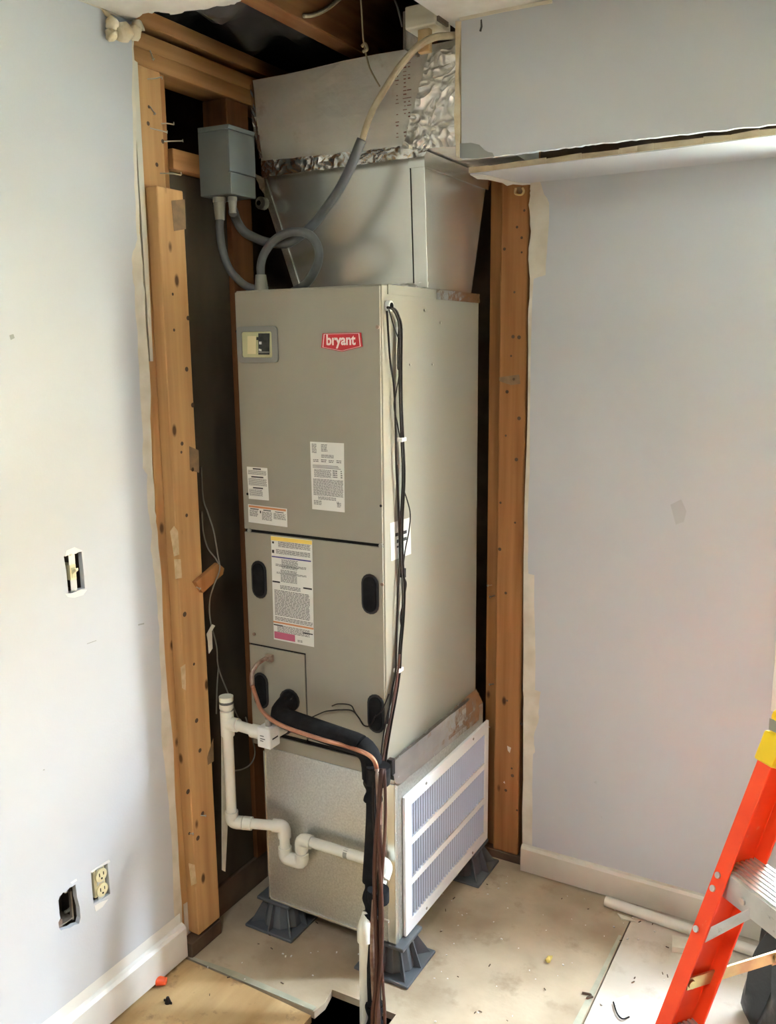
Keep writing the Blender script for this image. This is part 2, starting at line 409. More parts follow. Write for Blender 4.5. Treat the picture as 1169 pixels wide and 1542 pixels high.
# outer skin behind the left wall (closes the room)
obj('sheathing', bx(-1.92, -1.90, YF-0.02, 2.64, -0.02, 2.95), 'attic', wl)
bm = nb()   # spalled paint round the boxes
for (q) in ([(-1.5688, 1.3082, 1.2110), (-1.5688, 1.3308, 1.2140), (-1.5688, 1.3523, 1.2018), (-1.5688, 1.3427, 1.2008), (-1.5688, 1.3330, 1.1982), (-1.5688, 1.3184, 1.2013), (-1.5688, 1.3126, 1.1995), (-1.5688, 1.3034, 1.1984)], [(-1.5688, 1.2952, 1.1149), (-1.5688, 1.3153, 1.1113), (-1.5688, 1.3400, 1.1129), (-1.5688, 1.3570, 1.1087), (-1.5688, 1.3445, 1.0992), (-1.5688, 1.3198, 1.0993), (-1.5688, 1.3017, 1.1055)], [(-1.5688, 1.3049, 0.4265), (-1.5688, 1.3610, 0.4268), (-1.5688, 1.3644, 0.4178), (-1.5688, 1.3209, 0.4227), (-1.5688, 1.3064, 0.4204)], [(-1.5688, 1.3065, 0.3339), (-1.5688, 1.3332, 0.3303), (-1.5688, 1.3497, 0.3257), (-1.5688, 1.3298, 0.3162), (-1.5688, 1.3090, 0.3164)], [(-1.5688, 1.2441, 0.4320), (-1.5688, 1.2616, 0.4321), (-1.5688, 1.2630, 0.4262), (-1.5688, 1.2474, 0.4266)]):
    plate(bm, q, (0.0006, 0, 0))
obj('chipped_paint', bm, 'trim', wl)
bm = nb()
for q in ([(-1.5688, 1.3452, 0.9831), (-1.5688, 1.3728, 0.9827), (-1.5688, 1.3727, 0.9812), (-1.5688, 1.3450, 0.9816)], [(-1.5688, 1.5058, 0.9835), (-1.5688, 1.5258, 0.9812), (-1.5688, 1.5255, 0.9778), (-1.5688, 1.5055, 0.9801)], [(-1.5688, 1.2096, 1.6800), (-1.5688, 1.2194, 1.6827), (-1.5688, 1.2217, 1.6747), (-1.5688, 1.2118, 1.6707)], [(-1.5688, 1.1961, 0.7346), (-1.5688, 1.2015, 0.7354), (-1.5688, 1.2012, 0.7323)]):
    plate(bm, q, (0.0004, 0, 0))
obj('scuff_marks', bm, 'patch', wl)

# ---- right wall with the window
WX0, WX1, WZ0, WZ1 = -0.135, 0.44, 0.76, 2.00
ZU = 2.091
cutR = [(-0.9186, 2.4340, 2.0847), (-0.9202, 2.4340, 2.0655), (-0.9235, 2.4340, 2.0340), (-0.9150, 2.4340, 1.9624), (-0.9209, 2.4340, 1.9018), (-0.9156, 2.4340, 1.8345), (-0.9193, 2.4340, 1.7246), (-0.9162, 2.4340, 1.3562), (-0.9190, 2.4340, 1.1240), (-0.9133, 2.4340, 0.6046), (-0.9108, 2.4340, 0.5158), (-0.9059, 2.4340, 0.0961), (-0.9060, 2.4340, 0.0193)]
bndR = [(-0.8896, 2.4340, 2.0819), (-0.8636, 2.4340, 2.0325), (-0.8637, 2.4340, 1.9588), (-0.8687, 2.4340, 1.8414), (-0.9037, 2.4340, 1.8322), (-0.9074, 2.4340, 1.7243), (-0.9044, 2.4340, 1.2805), (-0.9076, 2.4340, 1.1251), (-0.9025, 2.4340, 0.9752), (-0.8836, 2.4340, 0.9734), (-0.8739, 2.4340, 0.6121), (-0.8547, 2.4340, 0.6094), (-0.8602, 2.4340, 0.5696), (-0.8592, 2.4340, 0.5265), (-0.8749, 2.4340, 0.4577), (-0.8697, 2.4340, 0.4127), (-0.8759, 2.4340, 0.4002), (-0.8751, 2.4340, 0.2575), (-0.8731, 2.4340, 0.0524)]
out = [(p[0], YB, p[2]) for p in jag(bndR, 0.002, 4, (0,))]
out[0] = (out[0][0], YB, ZU); out[-1] = (out[-1][0], YB, 0)
bm = nb(); plate(bm, out + [(XR, YB, 0), (XR, YB, ZU)], (0, 0.013, 0), [[(WX0, YB, WZ0), (WX1, YB, WZ0), (WX1, YB, WZ1), (WX0, YB, WZ1)]])
wr = struct('wall_right', bm, 'paint')
a = [(p[0], YB+0.0012, p[2]) for p in jag(cutR, 0.002, 4, (0,))]; a[0] = (a[0][0], YB+0.0012, ZU); a[-1] = (a[-1][0], YB+0.0012, 0)
b = [(p[0]+0.004, YB+0.0012, p[2]) for p in bndR]; b[0] = (b[0][0], YB+0.0012, ZU); b[-1] = (b[-1][0], YB+0.0012, 0)
bm = nb(); plate(bm, a + b[::-1], (0, 0.0116, 0))
obj('torn_paper_edge', bm, 'paper', wr, label='bare cream paper along the torn end')
bm = nb(); plate(bm, [(-1.92, 2.60, -0.02), (XR, 2.60, -0.02), (XR, 2.60, 2.95), (-1.92, 2.60, 2.95)], (0, 0.03, 0), [[(WX0, 2.60, WZ0), (WX1, 2.60, WZ0), (WX1, 2.60, WZ1), (WX0, 2.60, WZ1)]])
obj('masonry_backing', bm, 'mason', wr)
bm = nb()
for q in ([(-0.4985, 2.4330, 1.2177), (-0.4713, 2.4330, 1.2345), (-0.4558, 2.4330, 1.2028), (-0.4613, 2.4330, 1.1731), (-0.4818, 2.4330, 1.1639)], [(-0.6834, 2.4330, 0.3552), (-0.6755, 2.4330, 0.3615), (-0.6731, 2.4330, 0.3513)], [(-0.6575, 2.4330, 0.2493), (-0.6536, 2.4330, 0.2525), (-0.6532, 2.4330, 0.2417)]):
    plate(bm, q, (0, 0.0008, 0))
obj('wall_smudge', bm, 'smudge', wr)

# window
w = bpy.data.objects.new('window_1', None); w.location = ((WX0+WX1)/2, YB, WZ0); SC.collection.objects.link(w); w['kind'] = 'structure'
cw = 0.075
for a in ((WX0-cw, WX0, 2.414, YB, WZ0-cw, WZ1+cw), (WX1, WX1+cw, 2.414, YB, WZ0-cw, WZ1+cw), (WX0, WX1, 2.414, YB, WZ1, WZ1+cw), (WX0, WX1, 2.414, YB, WZ0-cw, WZ0)):
    obj('casing', bx(*a), 'trim', w, bevel=0.003)
bm = nb()
for a in ((WX0, WX0+.02, YB, 2.63, WZ0, WZ1), (WX1-.02, WX1, YB, 2.63, WZ0, WZ1), (WX0+.02, WX1-.02, YB, 2.63, WZ1-.02, WZ1), (WX0+.02, WX1-.02, YB, 2.63, WZ0, WZ0+.02)): box(bm, *a)
obj('jamb', bm, 'trim', w)
bm = nb()
for a in ((WX0+.02, WX0+.06, 2.53, 2.57, WZ0+.02, WZ1-.02), (WX1-.06, WX1-.02, 2.53, 2.57, WZ0+.02, WZ1-.02), (WX0+.06, WX1-.06, 2.53, 2.57, WZ1-.06, WZ1-.02), (WX0+.06, WX1-.06, 2.53, 2.57, WZ0+.02, WZ0+.06), (WX0+.06, WX1-.06, 2.53, 2.57, 1.36, 1.40)): box(bm, *a)
obj('sash', bm, 'trim', w)
for (z0, z1) in ((WZ0+.0605, 1.3595), (1.4005, WZ1-.0605)): obj('pane', bx(WX0+.0605, WX1-.0605, 2.548, 2.552, z0, z1), 'glass', w)

# far walls of the room, behind and beside the camera
bm = nb(); box(bm, XR, XR+.013, YF, 2.62, 0, ZC); struct('wall_far_right', bm, 'far_paint')
bm = nb(); plate(bm, [(-1.9, YF, -0.02), (XR, YF, -0.02), (XR, YF, ZC), (-1.9, YF, ZC)], (0, -0.02, 0))
struct('wall_behind', bm, 'far_paint')

# ceiling, torn open above the unit
edge = jag([(-1.5704, 1.6027, 2.3800), (-1.5138, 1.5849, 2.3800), (-1.4741, 1.5952, 2.3800), (-1.4578, 1.6236, 2.3800), (-1.4066, 1.6271, 2.3800), (-1.3566, 1.6348, 2.3800), (-1.3185, 1.6446, 2.3800), (-1.2834, 1.6397, 2.3800)], 0.006, 4, (0, 1))
e2 = [(p[0], p[1], ZC) for p in edge]; e2[0] = (-1.582, e2[0][1], ZC)
XH = -0.955
bm = nb()
plate(bm, [(-1.9, YF, ZC), (XR, YF, ZC), (XR, 2.60, ZC), (XH, 2.60, ZC), (XH-0.005, 1.9, ZC), (XH-0.012, 1.55, ZC), (-1.1, 1.52, ZC)] + e2[::-1] + [(-1.9, 1.585, ZC)], (0, 0, 0.013))
ce = struct('ceiling', bm, 'ceil')
bm = nb()
for a in ((-1.9, 0, 1.28, 1.30, 2.393, 2.95), (-0.30, -0.28, 1.30, 2.60, 2.393, 2.95), (-1.9, -0.28, 1.28, 2.60, 2.93, 2.95)): box(bm, *a)
obj('attic_boards', bm, 'attic', ce)
obj('edge_joist', bx(XH-0.002, XH+0.036, 1.4, 2.59, ZC+0.0135, ZC+0.15), 'wood_y2', ce)
bm = nb()
for (x, y, z, r) in ((-1.557, 1.535, 2.352, .016), (-1.551, 1.560, 2.342, .021), (-1.55, 1.59, 2.35, .017), (-1.558, 1.53, 2.328, .012), (-1.548, 1.603, 2.366, .014)):
    bmesh.ops.create_icosphere(bm, subdivisions=2, radius=r, matrix=Matrix.Translation((x, y, z)))
for v in bm.verts: v.co += Vector((random.uniform(-1, 1), random.uniform(-1, 1), random.uniform(-1, 1)))*0.0035
obj('foam_blob', bm, 'gypsum', ce, smooth=True, label='cream lump of foam at the corner')
bm = nb(); tube(bm, [(-1.5620, 1.5560, 2.3489), (-1.5620, 1.5590, 2.3388), (-1.5620, 1.5601, 2.3282)], .003, 6); obj('foam_drip', bm, 'ceil', ce, smooth=True)
bm = nb(); plate(bm, [(-1.5670, 1.5069, 2.3866), (-1.5670, 1.5325, 2.3782), (-1.5670, 1.5510, 2.3701), (-1.5670, 1.5582, 2.3640), (-1.5670, 1.5425, 2.3622), (-1.5670, 1.5222, 2.3698)], (0.003, 0, 0)); obj('torn_tape', bm, 'gypsum', ce)
bm = nb(); plate(bm, [(-1.5660, 1.4469, 2.3762), (-1.5660, 1.5089, 2.3777), (-1.5660, 1.5564, 2.3755), (-1.5660, 1.5865, 2.3815), (-1.5660, 1.5509, 2.3793), (-1.5660, 1.5092, 2.3818)], (0.002, 0, 0)); obj('corner_tape', bm, 'paper', ce)

# soffit over the right wall: front board and underside board
YS = 1.975
bot = jag([(-0.9165, 1.9750, 2.0775), (-0.8332, 1.9750, 2.0744), (-0.6989, 1.9750, 2.0737), (-0.5946, 1.9750, 2.0743), (-0.4547, 1.9750, 2.0726), (-0.2396, 1.9750, 2.0692)], 0.0012, 14, (2,))
top_l = (-0.9219, 1.9750, 2.3818)
bm = nb()
plate(bm, [(p[0], YS, p[2]) for p in bot] + [(XR, YS, bot[-1][2]), (XR, YS, ZC), (bot[0][0]-0.002, YS, ZC)], (0, 0.013, 0))
so = struct('wall_soffit', bm, 'paint')
bm = nb(); q = jag([(-0.9328, 1.9745, 2.3752), (-0.9324, 1.9745, 2.2655), (-0.9354, 1.9745, 2.1800), (-0.9300, 1.9745, 2.0833), (-0.9214, 1.9745, 2.0809), (-0.9186, 1.9745, 2.2065), (-0.9240, 1.9745, 2.2642), (-0.9178, 1.9745, 2.3726)], 0.0012, 3, (0,))
plate(bm, [(p[0], YS-0.0008, p[2]) for p in q], (0, 0.0142, 0)); obj('cut_edge', bm, 'gypsum', so)
bm = nb(); plate(bm, [(p[0], YS-0.0008, p[2]) for p in [(-0.9199, 1.9750, 2.0794), (-0.9201, 1.9750, 2.1115), (-0.8914, 1.9750, 2.1097), (-0.8714, 1.9750, 2.1031), (-0.8580, 1.9750, 2.0900), (-0.8481, 1.9750, 2.0846), (-0.8382, 1.9750, 2.0821), (-0.8332, 1.9750, 2.0730), (-0.8744, 1.9750, 2.0730)]], (0, 0.0006, 0))
obj('bare_patch', bm, 'patch', so)
bm = nb(); plate(bm, [(p[0], YS-0.0006, p[2]) for p in [(-0.8706, 1.9750, 2.3673), (-0.8673, 1.9750, 2.3681), (-0.8656, 1.9750, 2.3527), (-0.8687, 1.9750, 2.3422), (-0.8736, 1.9750, 2.3444), (-0.8704, 1.9750, 2.3535)]], (0, 0.0005, 0)); obj('crack', bm, 'inkd', so)
bm = nb(); plate(bm, [(p[0], YS-0.004, p[2]) for p in [(-0.9231, 1.9750, 2.3820), (-0.8134, 1.9750, 2.3803), (-0.7033, 1.9750, 2.3776), (-0.7032, 1.9750, 2.3710), (-0.8133, 1.9750, 2.3735), (-0.9197, 1.9750, 2.3731)]], (0, 0.004, 0)); obj('corner_tape', bm, 'paper', so)
e = [(-1.0072, 2.2243, 2.0910), (-0.9460, 2.2215, 2.0910), (-0.8342, 2.2123, 2.0910), (-0.6637, 2.2083, 2.0910), (-0.5061, 2.2045, 2.0910), (-0.2638, 2.1870, 2.0910)]
bm = nb(); plate(bm, [(p[0], p[1], ZU) for p in jag(e, 0.003, 6, (1,))] + [(XR, e[-1][1], ZU), (XR, YB-0.001, ZU)] + [(-0.9042, 2.4631, 2.0910), (-0.9305, 2.4706, 2.0910), (-0.9605, 2.3667, 2.0910), (-0.9718, 2.2690, 2.0910)], (0, 0, 0.009))
obj('underside_board', bm, 'paint', so)
bm = nb(); plate(bm, [(p[0], p[1], ZU-0.0012) for p in [(-1.0095, 2.2294, 2.0910), (-0.9736, 2.2733, 2.0910), (-0.9454, 2.4121, 2.0910), (-0.9042, 2.4631, 2.0910), (-0.9326, 2.4816, 2.0910), (-0.9504, 2.4452, 2.0910), (-0.9659, 2.4229, 2.0910), (-0.9890, 2.4374, 2.0910), (-0.9827, 2.3878, 2.0910), (-0.9893, 2.3562, 2.0910), (-0.9973, 2.3197, 2.0910), (-1.0176, 2.2951, 2.0910)]], (0, 0, 0.012))
obj('torn_paper_edge', bm, 'ceil', so)
rs_ = random.Random(3); cuts_ = [0.0]
while cuts_[-1] < 1.0: cuts_.append(min(1.0, cuts_[-1]+rs_.uniform(.05, .17)))
for t0, t1 in zip(cuts_, cuts_[1:]):     # splintered strips along the open edge
    x0 = e[0][0]+(e[-1][0]-e[0][0])*t0; x1 = e[0][0]+(e[-1][0]-e[0][0])*t1
    y0 = e[0][1]+(e[-1][1]-e[0][1])*t0 - 0.0065 - rs_.uniform(0, .0012); y1_ = e[0][1]+(e[-1][1]-e[0][1])*t1 - 0.0065
    za, zb = ZU+0.0115+rs_.uniform(0, .005), ZU+0.0115+rs_.uniform(0, .005)
    bm = nb(); hexa(bm, [(x0, y0, ZU+.0008), (x1-.0006, y1_, ZU+.0008), (x1-.0006, y1_+.003, ZU+.0008), (x0, y0+.003, ZU+.0008)], [(x0, y0, za), (x1-.0006, y1_, zb), (x1-.0006, y1_+.003, zb), (x0, y0+.003, za)])
    obj('splintered_edge', bm, 'splint', so)

# baseboards
bm = nb(); plate(bm, [(XA, YF, 0.012), (XA+0.016, YF, 0.012), (XA+0.016, YF, 0.098), (XA+0.010, YF, 0.106), (XA, YF, 0.110)], (0, 1.593-YF, 0))
bl = struct('baseboard_left', bm, 'trim')
bm = nb(); plate(bm, [(-0.905, YB, 0.004), (-0.905, YB-0.016, 0.004), (-0.905, YB-0.016, 0.080), (-0.905, YB-0.010, 0.088), (-0.905, YB, 0.090)], (XR+0.905, 0, 0))
br = struct('baseboard_right', bm, 'trim_old')

# closet lining on the left
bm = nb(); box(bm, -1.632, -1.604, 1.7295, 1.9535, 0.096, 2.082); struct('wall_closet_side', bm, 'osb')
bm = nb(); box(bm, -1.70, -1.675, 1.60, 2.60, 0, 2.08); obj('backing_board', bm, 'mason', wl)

# unseen yard outside the window; wall and roof added for the light
bm = nb(); box(bm, -12, 14, 2.8, 30, -0.9, -0.6); struct('ground_outside', bm, 'outgrass')
struct('wall_bounce_outside', bx(-16, 22, 12.0, 12.2, -0.6, 4.9), 'siding')  # added house wall, sized to bounce warm sun through the window
struct('roof_skymask_outside', bx(-16, 22, 11.8, 15.0, 4.92, 6.6), 'attic')  # added dark roof, hides a band of sky above the bounce wall

# ================================================================== FRAMING
def nails(parent, pts, l=0.03, d=(1, 0, 0)):
    for (p, dd, ll) in pts:
        bm = nb(); p = Vector(p); dd = Vector(dd).normalized()
        q = p+dd*ll
        tube(bm, [p, p+dd*ll*0.5, q+Vector((0, 0, random.uniform(-.004, .004)))], 0.0016, 6, 3)
        bmesh.ops.create_cone(bm, cap_ends=True, segments=8, radius1=0.0035, radius2=0.0035, depth=0.0015, matrix=Matrix.Translation(q) @ dd.to_track_quat('Z', 'Y').to_matrix().to_4x4())
        obj('nail', bm, 'steel', parent)

def dents(parent, pts, ax, r=0.006):
    """dark nail holes"""
    for p in pts:
        bm = nb()
        d = Vector((1, 0, 0)) if ax == 0 else Vector((0, -1, 0))
        bmesh.ops.create_circle(bm, cap_ends=True, segments=9, radius=r*random.uniform(.6, 1.2), matrix=Matrix.Translation(Vector(p)+d*0.0006) @ d.to_track_quat('Z', 'Y').to_matrix().to_4x4())
        obj('nail_hole', bm, 'wood_dk', parent)

XF = -1.584
s1 = tag(obj('wall_stud', bx(-1.672, XF, 1.604, 1.705, 0.045, 2.299), 'wood_z', bevel=0.002), 'bare pine end stud at the torn end of the left wall, full of bent nails', 'stud', 'bare studs round the opening')
nails(s1, [((-1.5840, 1.6615, 2.2739), (1, .5, .05), .035), ((-1.5840, 1.6652, 2.2147), (.5, .3, -1), .02), ((-1.5840, 1.6610, 2.1651), (.8, .8, -.2), .04), ((-1.5840, 1.7002, 2.1832), (1, .6, 0), .03), ((-1.5840, 1.7059, 2.1435), (1, .9, .1), .045), ((-1.5840, 1.6862, 2.0672), (1, .8, 0), .05), ((-1.5840, 1.6757, 2.3398), (.3, .2, -1), .02)])
dents(s1, [(-1.5840, 1.6765, 2.0854), (-1.5840, 1.6606, 2.2123), (-1.5840, 1.6553, 2.1743), (-1.5840, 1.7013, 2.1427)], 0)
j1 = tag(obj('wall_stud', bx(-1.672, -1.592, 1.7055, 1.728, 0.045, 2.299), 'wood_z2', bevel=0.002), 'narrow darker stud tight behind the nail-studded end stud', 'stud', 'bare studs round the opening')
s2 = tag(obj('sister_stud', bx(XF+0.001, -1.546, 1.632, 1.722, 0.052, 2.028), 'wood_z', bevel=0.003), 'knotty light pine board nailed flat over the left end stud', 'stud')
dents(s2, [(-1.5460, 1.6662, 1.7805), (-1.5460, 1.7161, 1.7245), (-1.5460, 1.6640, 1.6947), (-1.5460, 1.7016, 1.5987), (-1.5460, 1.7168, 1.5081), (-1.5460, 1.6704, 1.4144), (-1.5460, 1.6663, 1.3930), (-1.5460, 1.7044, 1.3443), (-1.5460, 1.6732, 1.2298), (-1.5460, 1.6460, 0.9736), (-1.5460, 1.6705, 0.8299), (-1.5460, 1.6690, 0.6716), (-1.5460, 1.6213, 0.4884), (-1.5460, 1.6756, 0.5831), (-1.5460, 1.6727, 0.3993), (-1.5460, 1.6173, 0.3686), (-1.5460, 1.6493, 0.3381)], 0)
for q in ([(-1.5460, 1.6965, 1.4050), (-1.5460, 1.7305, 1.3912), (-1.5460, 1.7287, 1.3325), (-1.5460, 1.6944, 1.3438)], [(-1.5460, 1.6791, 2.0001), (-1.5460, 1.7261, 2.0093), (-1.5460, 1.7254, 1.9390), (-1.5460, 1.6826, 1.9299)], [(-1.5460, 1.7028, 0.5520), (-1.5460, 1.7306, 0.5949), (-1.5460, 1.7286, 0.5290), (-1.5460, 1.7038, 0.5281)]):
    bm = nb(); plate(bm, q, (0.0006, 0, 0)); obj('grey_stain', bm, 'stain', s2)
for q in ([(-1.5460, 1.6104, 1.1999), (-1.5460, 1.6256, 1.2108), (-1.5460, 1.6387, 1.1946), (-1.5460, 1.6388, 1.1341), (-1.5460, 1.6194, 1.1330)], [(-1.5460, 1.6188, 1.1262), (-1.5460, 1.6427, 1.1210), (-1.5460, 1.6437, 1.0718), (-1.5460, 1.6195, 1.0740)], [(-1.5460, 1.6205, 0.8373), (-1.5460, 1.6382, 0.8405), (-1.5460, 1.6352, 0.7683), (-1.5460, 1.6211, 0.7807)], [(-1.5460, 1.6084, 0.2852), (-1.5460, 1.6308, 0.2687), (-1.5460, 1.6345, 0.2107), (-1.5460, 1.6135, 0.2149)]):
    bm = nb(); plate(bm, q, (0.0006, 0, 0)); obj('plaster_smear', bm, 'smear', s2)
bm = nb(); plate(bm, [(-1.5835, 1.6177, 0.1438), (-1.5835, 1.6389, 0.1412), (-1.5835, 1.6473, 0.1094), (-1.5835, 1.6487, 0.0212), (-1.5835, 1.6175, 0.0374)], (0.0006, 0, 0)); obj('paint_smear', bm, 'trim_old', s1)
nails(s2, [((-1.5460, 1.6645, 0.3974), (1, .4, 0), .015), ((-1.5460, 1.6198, 0.3673), (1, .2, 0), .01)])
bm = nb(); plate(bm, [(XF+0.001, 1.6065, 2.305), (XF+0.001, 1.6255, 2.300), (XF+0.001, 1.6235, 1.9), (XF+0.001, 1.619, 1.62), (XF+0.001, 1.609, 1.62)], (0.006, 0, 0))
tag(obj('trim_strip', bm, 'trim_old'), 'thin whitish wooden strip left on the upper end stud beside the torn drywall', 'strip')
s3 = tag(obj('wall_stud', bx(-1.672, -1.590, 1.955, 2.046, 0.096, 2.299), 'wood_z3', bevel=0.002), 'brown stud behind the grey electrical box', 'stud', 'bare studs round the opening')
for k, (z0, z1, lb) in enumerate(((2.300, 2.337, 'lowest of the three stacked top plates over the left framing'), (2.338, 2.375, 'middle of the three stacked top plates over the left framing'), (2.3935, 2.430, 'topmost of the three stacked top plates, just under the black plastic'))):
    tag(obj('top_plate', bx(-1.672, XF-0.002*k, 1.604+0.002*k, 2.56, z0, z1), 'wood_y', bevel=0.002), lb, 'beam', 'stacked top plates')
bk = tag(obj('blocking', bx(-1.650, -1.578, 1.7285, 1.9545, 2.084, 2.132), 'wood_y', bevel=0.002), 'short pine block between studs, left of the grey electrical box', 'block')
nails(bk, [((-1.6000, 1.7900, 2.0990), (.4, 0, 1), -.02)])
bp = tag(obj('bottom_plate', bx(-1.672, -1.596, 1.729, 2.55, 0.0, 0.095), 'wood_dk', bevel=0.003), 'dusty bottom plate on the floor along the left of the closet', 'beam')
bp2 = tag(obj('bottom_plate', bx(-1.672, -1.545, 1.602, 1.726, 0.0, 0.044), 'wood_dk', bevel=0.003), 'short dark sill piece under the left end stud', 'beam')
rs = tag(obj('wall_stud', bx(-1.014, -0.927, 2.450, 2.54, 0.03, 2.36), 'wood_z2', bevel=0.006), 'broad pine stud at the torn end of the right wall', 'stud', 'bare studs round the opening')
dents(rs, [(-0.9672, 2.4500, 1.7989), (-0.9692, 2.4500, 1.6734), (-0.9507, 2.4500, 1.6713), (-0.9744, 2.4500, 1.6184), (-0.9651, 2.4500, 1.5513), (-0.9853, 2.4500, 1.5144), (-0.9875, 2.4500, 1.3850), (-0.9527, 2.4500, 1.3153), (-1.0016, 2.4500, 1.1813), (-1.0018, 2.4500, 1.0370), (-0.9537, 2.4500, 1.1241), (-0.9803, 2.4500, 0.9012), (-0.9465, 2.4500, 1.4375), (-0.9411, 2.4500, 2.0215), (-0.9622, 2.4500, 1.9781), (-0.9996, 2.4500, 1.9205), (-0.9477, 2.4500, 1.9482), (-0.9469, 2.4500, 1.9082), (-0.9706, 2.4500, 0.5527), (-0.9514, 2.4500, 0.3284), (-0.9487, 2.4500, 0.3040), (-0.9705, 2.4500, 0.2482), (-0.9207, 2.4500, 0.4855), (-0.9310, 2.4500, 0.1894)], 1, .005)
for q in ([(-1.0111, 2.4500, 1.5567), (-0.9488, 2.4500, 1.5649), (-0.9442, 2.4500, 1.5381), (-0.9731, 2.4500, 1.5339), (-1.0109, 2.4500, 1.5451)], [(-0.9660, 2.4500, 2.0860), (-0.9542, 2.4500, 2.0867), (-0.9461, 2.4500, 2.0789), (-0.9459, 2.4500, 2.0682), (-0.9578, 2.4500, 2.0675), (-0.9619, 2.4500, 2.0750)]):
    bm = nb(); plate(bm, q, (0, -0.0006, 0)); obj('knot_mark', bm, 'stain', rs)
for q in ([(-0.9799, 2.4500, 0.2734), (-0.9755, 2.4500, 0.2791), (-0.9731, 2.4500, 0.2705)], [(-0.9683, 2.4500, 0.4014), (-0.9547, 2.4500, 0.3977), (-0.9589, 2.4500, 0.3787), (-0.9658, 2.4500, 0.3861)]):
    bm = nb(); plate(bm, q, (0, -0.0006, 0)); obj('plaster_smear', bm, 'paper', rs)
bm = nb(); tube(bm, [(-0.9656, 2.4440, 2.0834), (-0.9674, 2.4440, 2.0711), (-0.9614, 2.4440, 2.0652), (-0.9475, 2.4440, 2.0640), (-0.9417, 2.4440, 2.0723), (-0.9458, 2.4440, 2.0816)], .0032, 6); obj('cable_staple', bm, 'wood_pale', rs, smooth=True)
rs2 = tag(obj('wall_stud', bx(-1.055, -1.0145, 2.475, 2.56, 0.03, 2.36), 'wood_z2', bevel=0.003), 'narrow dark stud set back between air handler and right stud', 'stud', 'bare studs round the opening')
nails(rs2, [((-1.0372, 2.4750, 0.9132), (-.3, -1, .1), .02), ((-1.0278, 2.4750, 0.8800), (-.5, -1, 0), .02), ((-1.0264, 2.4750, 0.5885), (-1, -1, 0), .015), ((-1.0384, 2.4750, 0.4392), (-.6, -1, .6), .02)])
tag(obj('bottom_plate', bx(-1.40, -0.915, 2.450, 2.56, 0.0, 0.029), 'wood_dk', bevel=0.003), 'dark sill on the floor under the right stud', 'beam')
sh = thing('wood_shim', (-1.54, 1.70, 1.03), 'small slanted scrap of wood nailed across the edge of the left stud', 'scrap')
bm = nb()
plate(bm, [(-1.5450, 1.6786, 1.0529), (-1.5450, 1.7698, 1.0843), (-1.5450, 1.7929, 1.0644), (-1.5450, 1.7864, 1.0492), (-1.5450, 1.7042, 1.0178)], (0.014, 0, 0))
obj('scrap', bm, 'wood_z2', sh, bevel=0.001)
nails(sh, [((-1.5310, 1.6797, 1.0401), (1, 0, -.3), .012)])
for (q, x) in (([(-1.5530, 1.7374, 0.9158), (-1.5530, 1.7617, 0.9163), (-1.5530, 1.7663, 0.9037), (-1.5530, 1.7434, 0.8878)], 0), ([(-1.5530, 1.7376, 0.8820), (-1.5530, 1.7551, 0.8616), (-1.5530, 1.7562, 0.8385), (-1.5530, 1.7373, 0.8407)], 0)):
    pass
bm = nb(); plate(bm, [(-1.5540, 1.7798, 0.6836), (-1.5540, 1.7941, 0.6861), (-1.5540, 1.7948, 0.5707), (-1.5540, 1.7814, 0.3326), (-1.5540, 1.7587, 0.1738), (-1.5540, 1.7478, 0.1842)], (0.004, 0, 0))
tag(obj('drywall_sliver', bm, 'paper'), 'thin white sliver of drywall on the edge of the left stud behind the drain pipe', 'scrap')
bm = nb(); plate(bm, [(-1.5540, 1.7342, 0.8923), (-1.5540, 1.7573, 0.9136), (-1.5540, 1.7677, 0.9069), (-1.5540, 1.7533, 0.8960), (-1.5540, 1.7525, 0.8471), (-1.5540, 1.7382, 0.8365), (-1.5540, 1.7379, 0.8705)], (0.003, 0, 0))
tag(obj('torn_paper_scrap', bm, 'paper'), 'curled scrap of drywall paper on the left stud beside the thin grey wire', 'scrap')

# attic: joists, vapour sheet, hanging block
tag(obj('ceiling_joist', bx(-1.330, -1.277, 1.32, 2.58, 2.405, 2.60), 'wood_y2', bevel=0.003), 'big dark ceiling joist with a pale lower edge above the opening', 'joist')
bm = nb()
NX, NY = 16, 22
g = [[bm.verts.new((-1.86+0.5*i/NX, 1.45+1.1*j/NY, 2.492+0.02*math.sin(i*1.1+j*.7)+0.02*math.sin(j*1.3)+random.uniform(-.006, .006))) for i in range(NX+1)] for j in range(NY+1)]
for j in range(NY):
    for i in range(NX): bm.faces.new((g[j][i], g[j][i+1], g[j+1][i+1], g[j+1][i]))
r = bmesh.ops.extrude_face_region(bm, geom=bm.faces[:]); bmesh.ops.translate(bm, vec=(0, 0, .002), verts=[v for v in r['geom'] if isinstance(v, bmesh.types.BMVert)])
tag(obj('plastic_sheet', bm, 'plastic_blk', smooth=True), 'wrinkled black plastic sheet stretched above the opening', 'plastic sheet')
hb = thing('hanging_block', (-1.0, 1.96, 2.32), 'whitewashed box-shaped block with pale stick hanging above duct', 'block')
obj('block', bx(-1.040, -0.961, 1.93, 2.01, 2.3625, 2.412), 'white_wood', hb, bevel=0.004)
obj('stick', bx(-1.013, -0.983, 1.942, 1.958, 2.312, 2.3620), 'wood_pale', hb, bevel=0.002)
for a in ((-1.047, -1.0405, 1.935, 2.005, 2.325, 2.404), (-0.9605, -0.955, 1.935, 1.985, 2.370, 2.404)): obj('side_flange', bx(*a), 'rust', hb)
obj('hanger', bx(-1.005, -0.991, 1.962, 1.976, 2.4125, 2.93), 'wood_dk', hb)

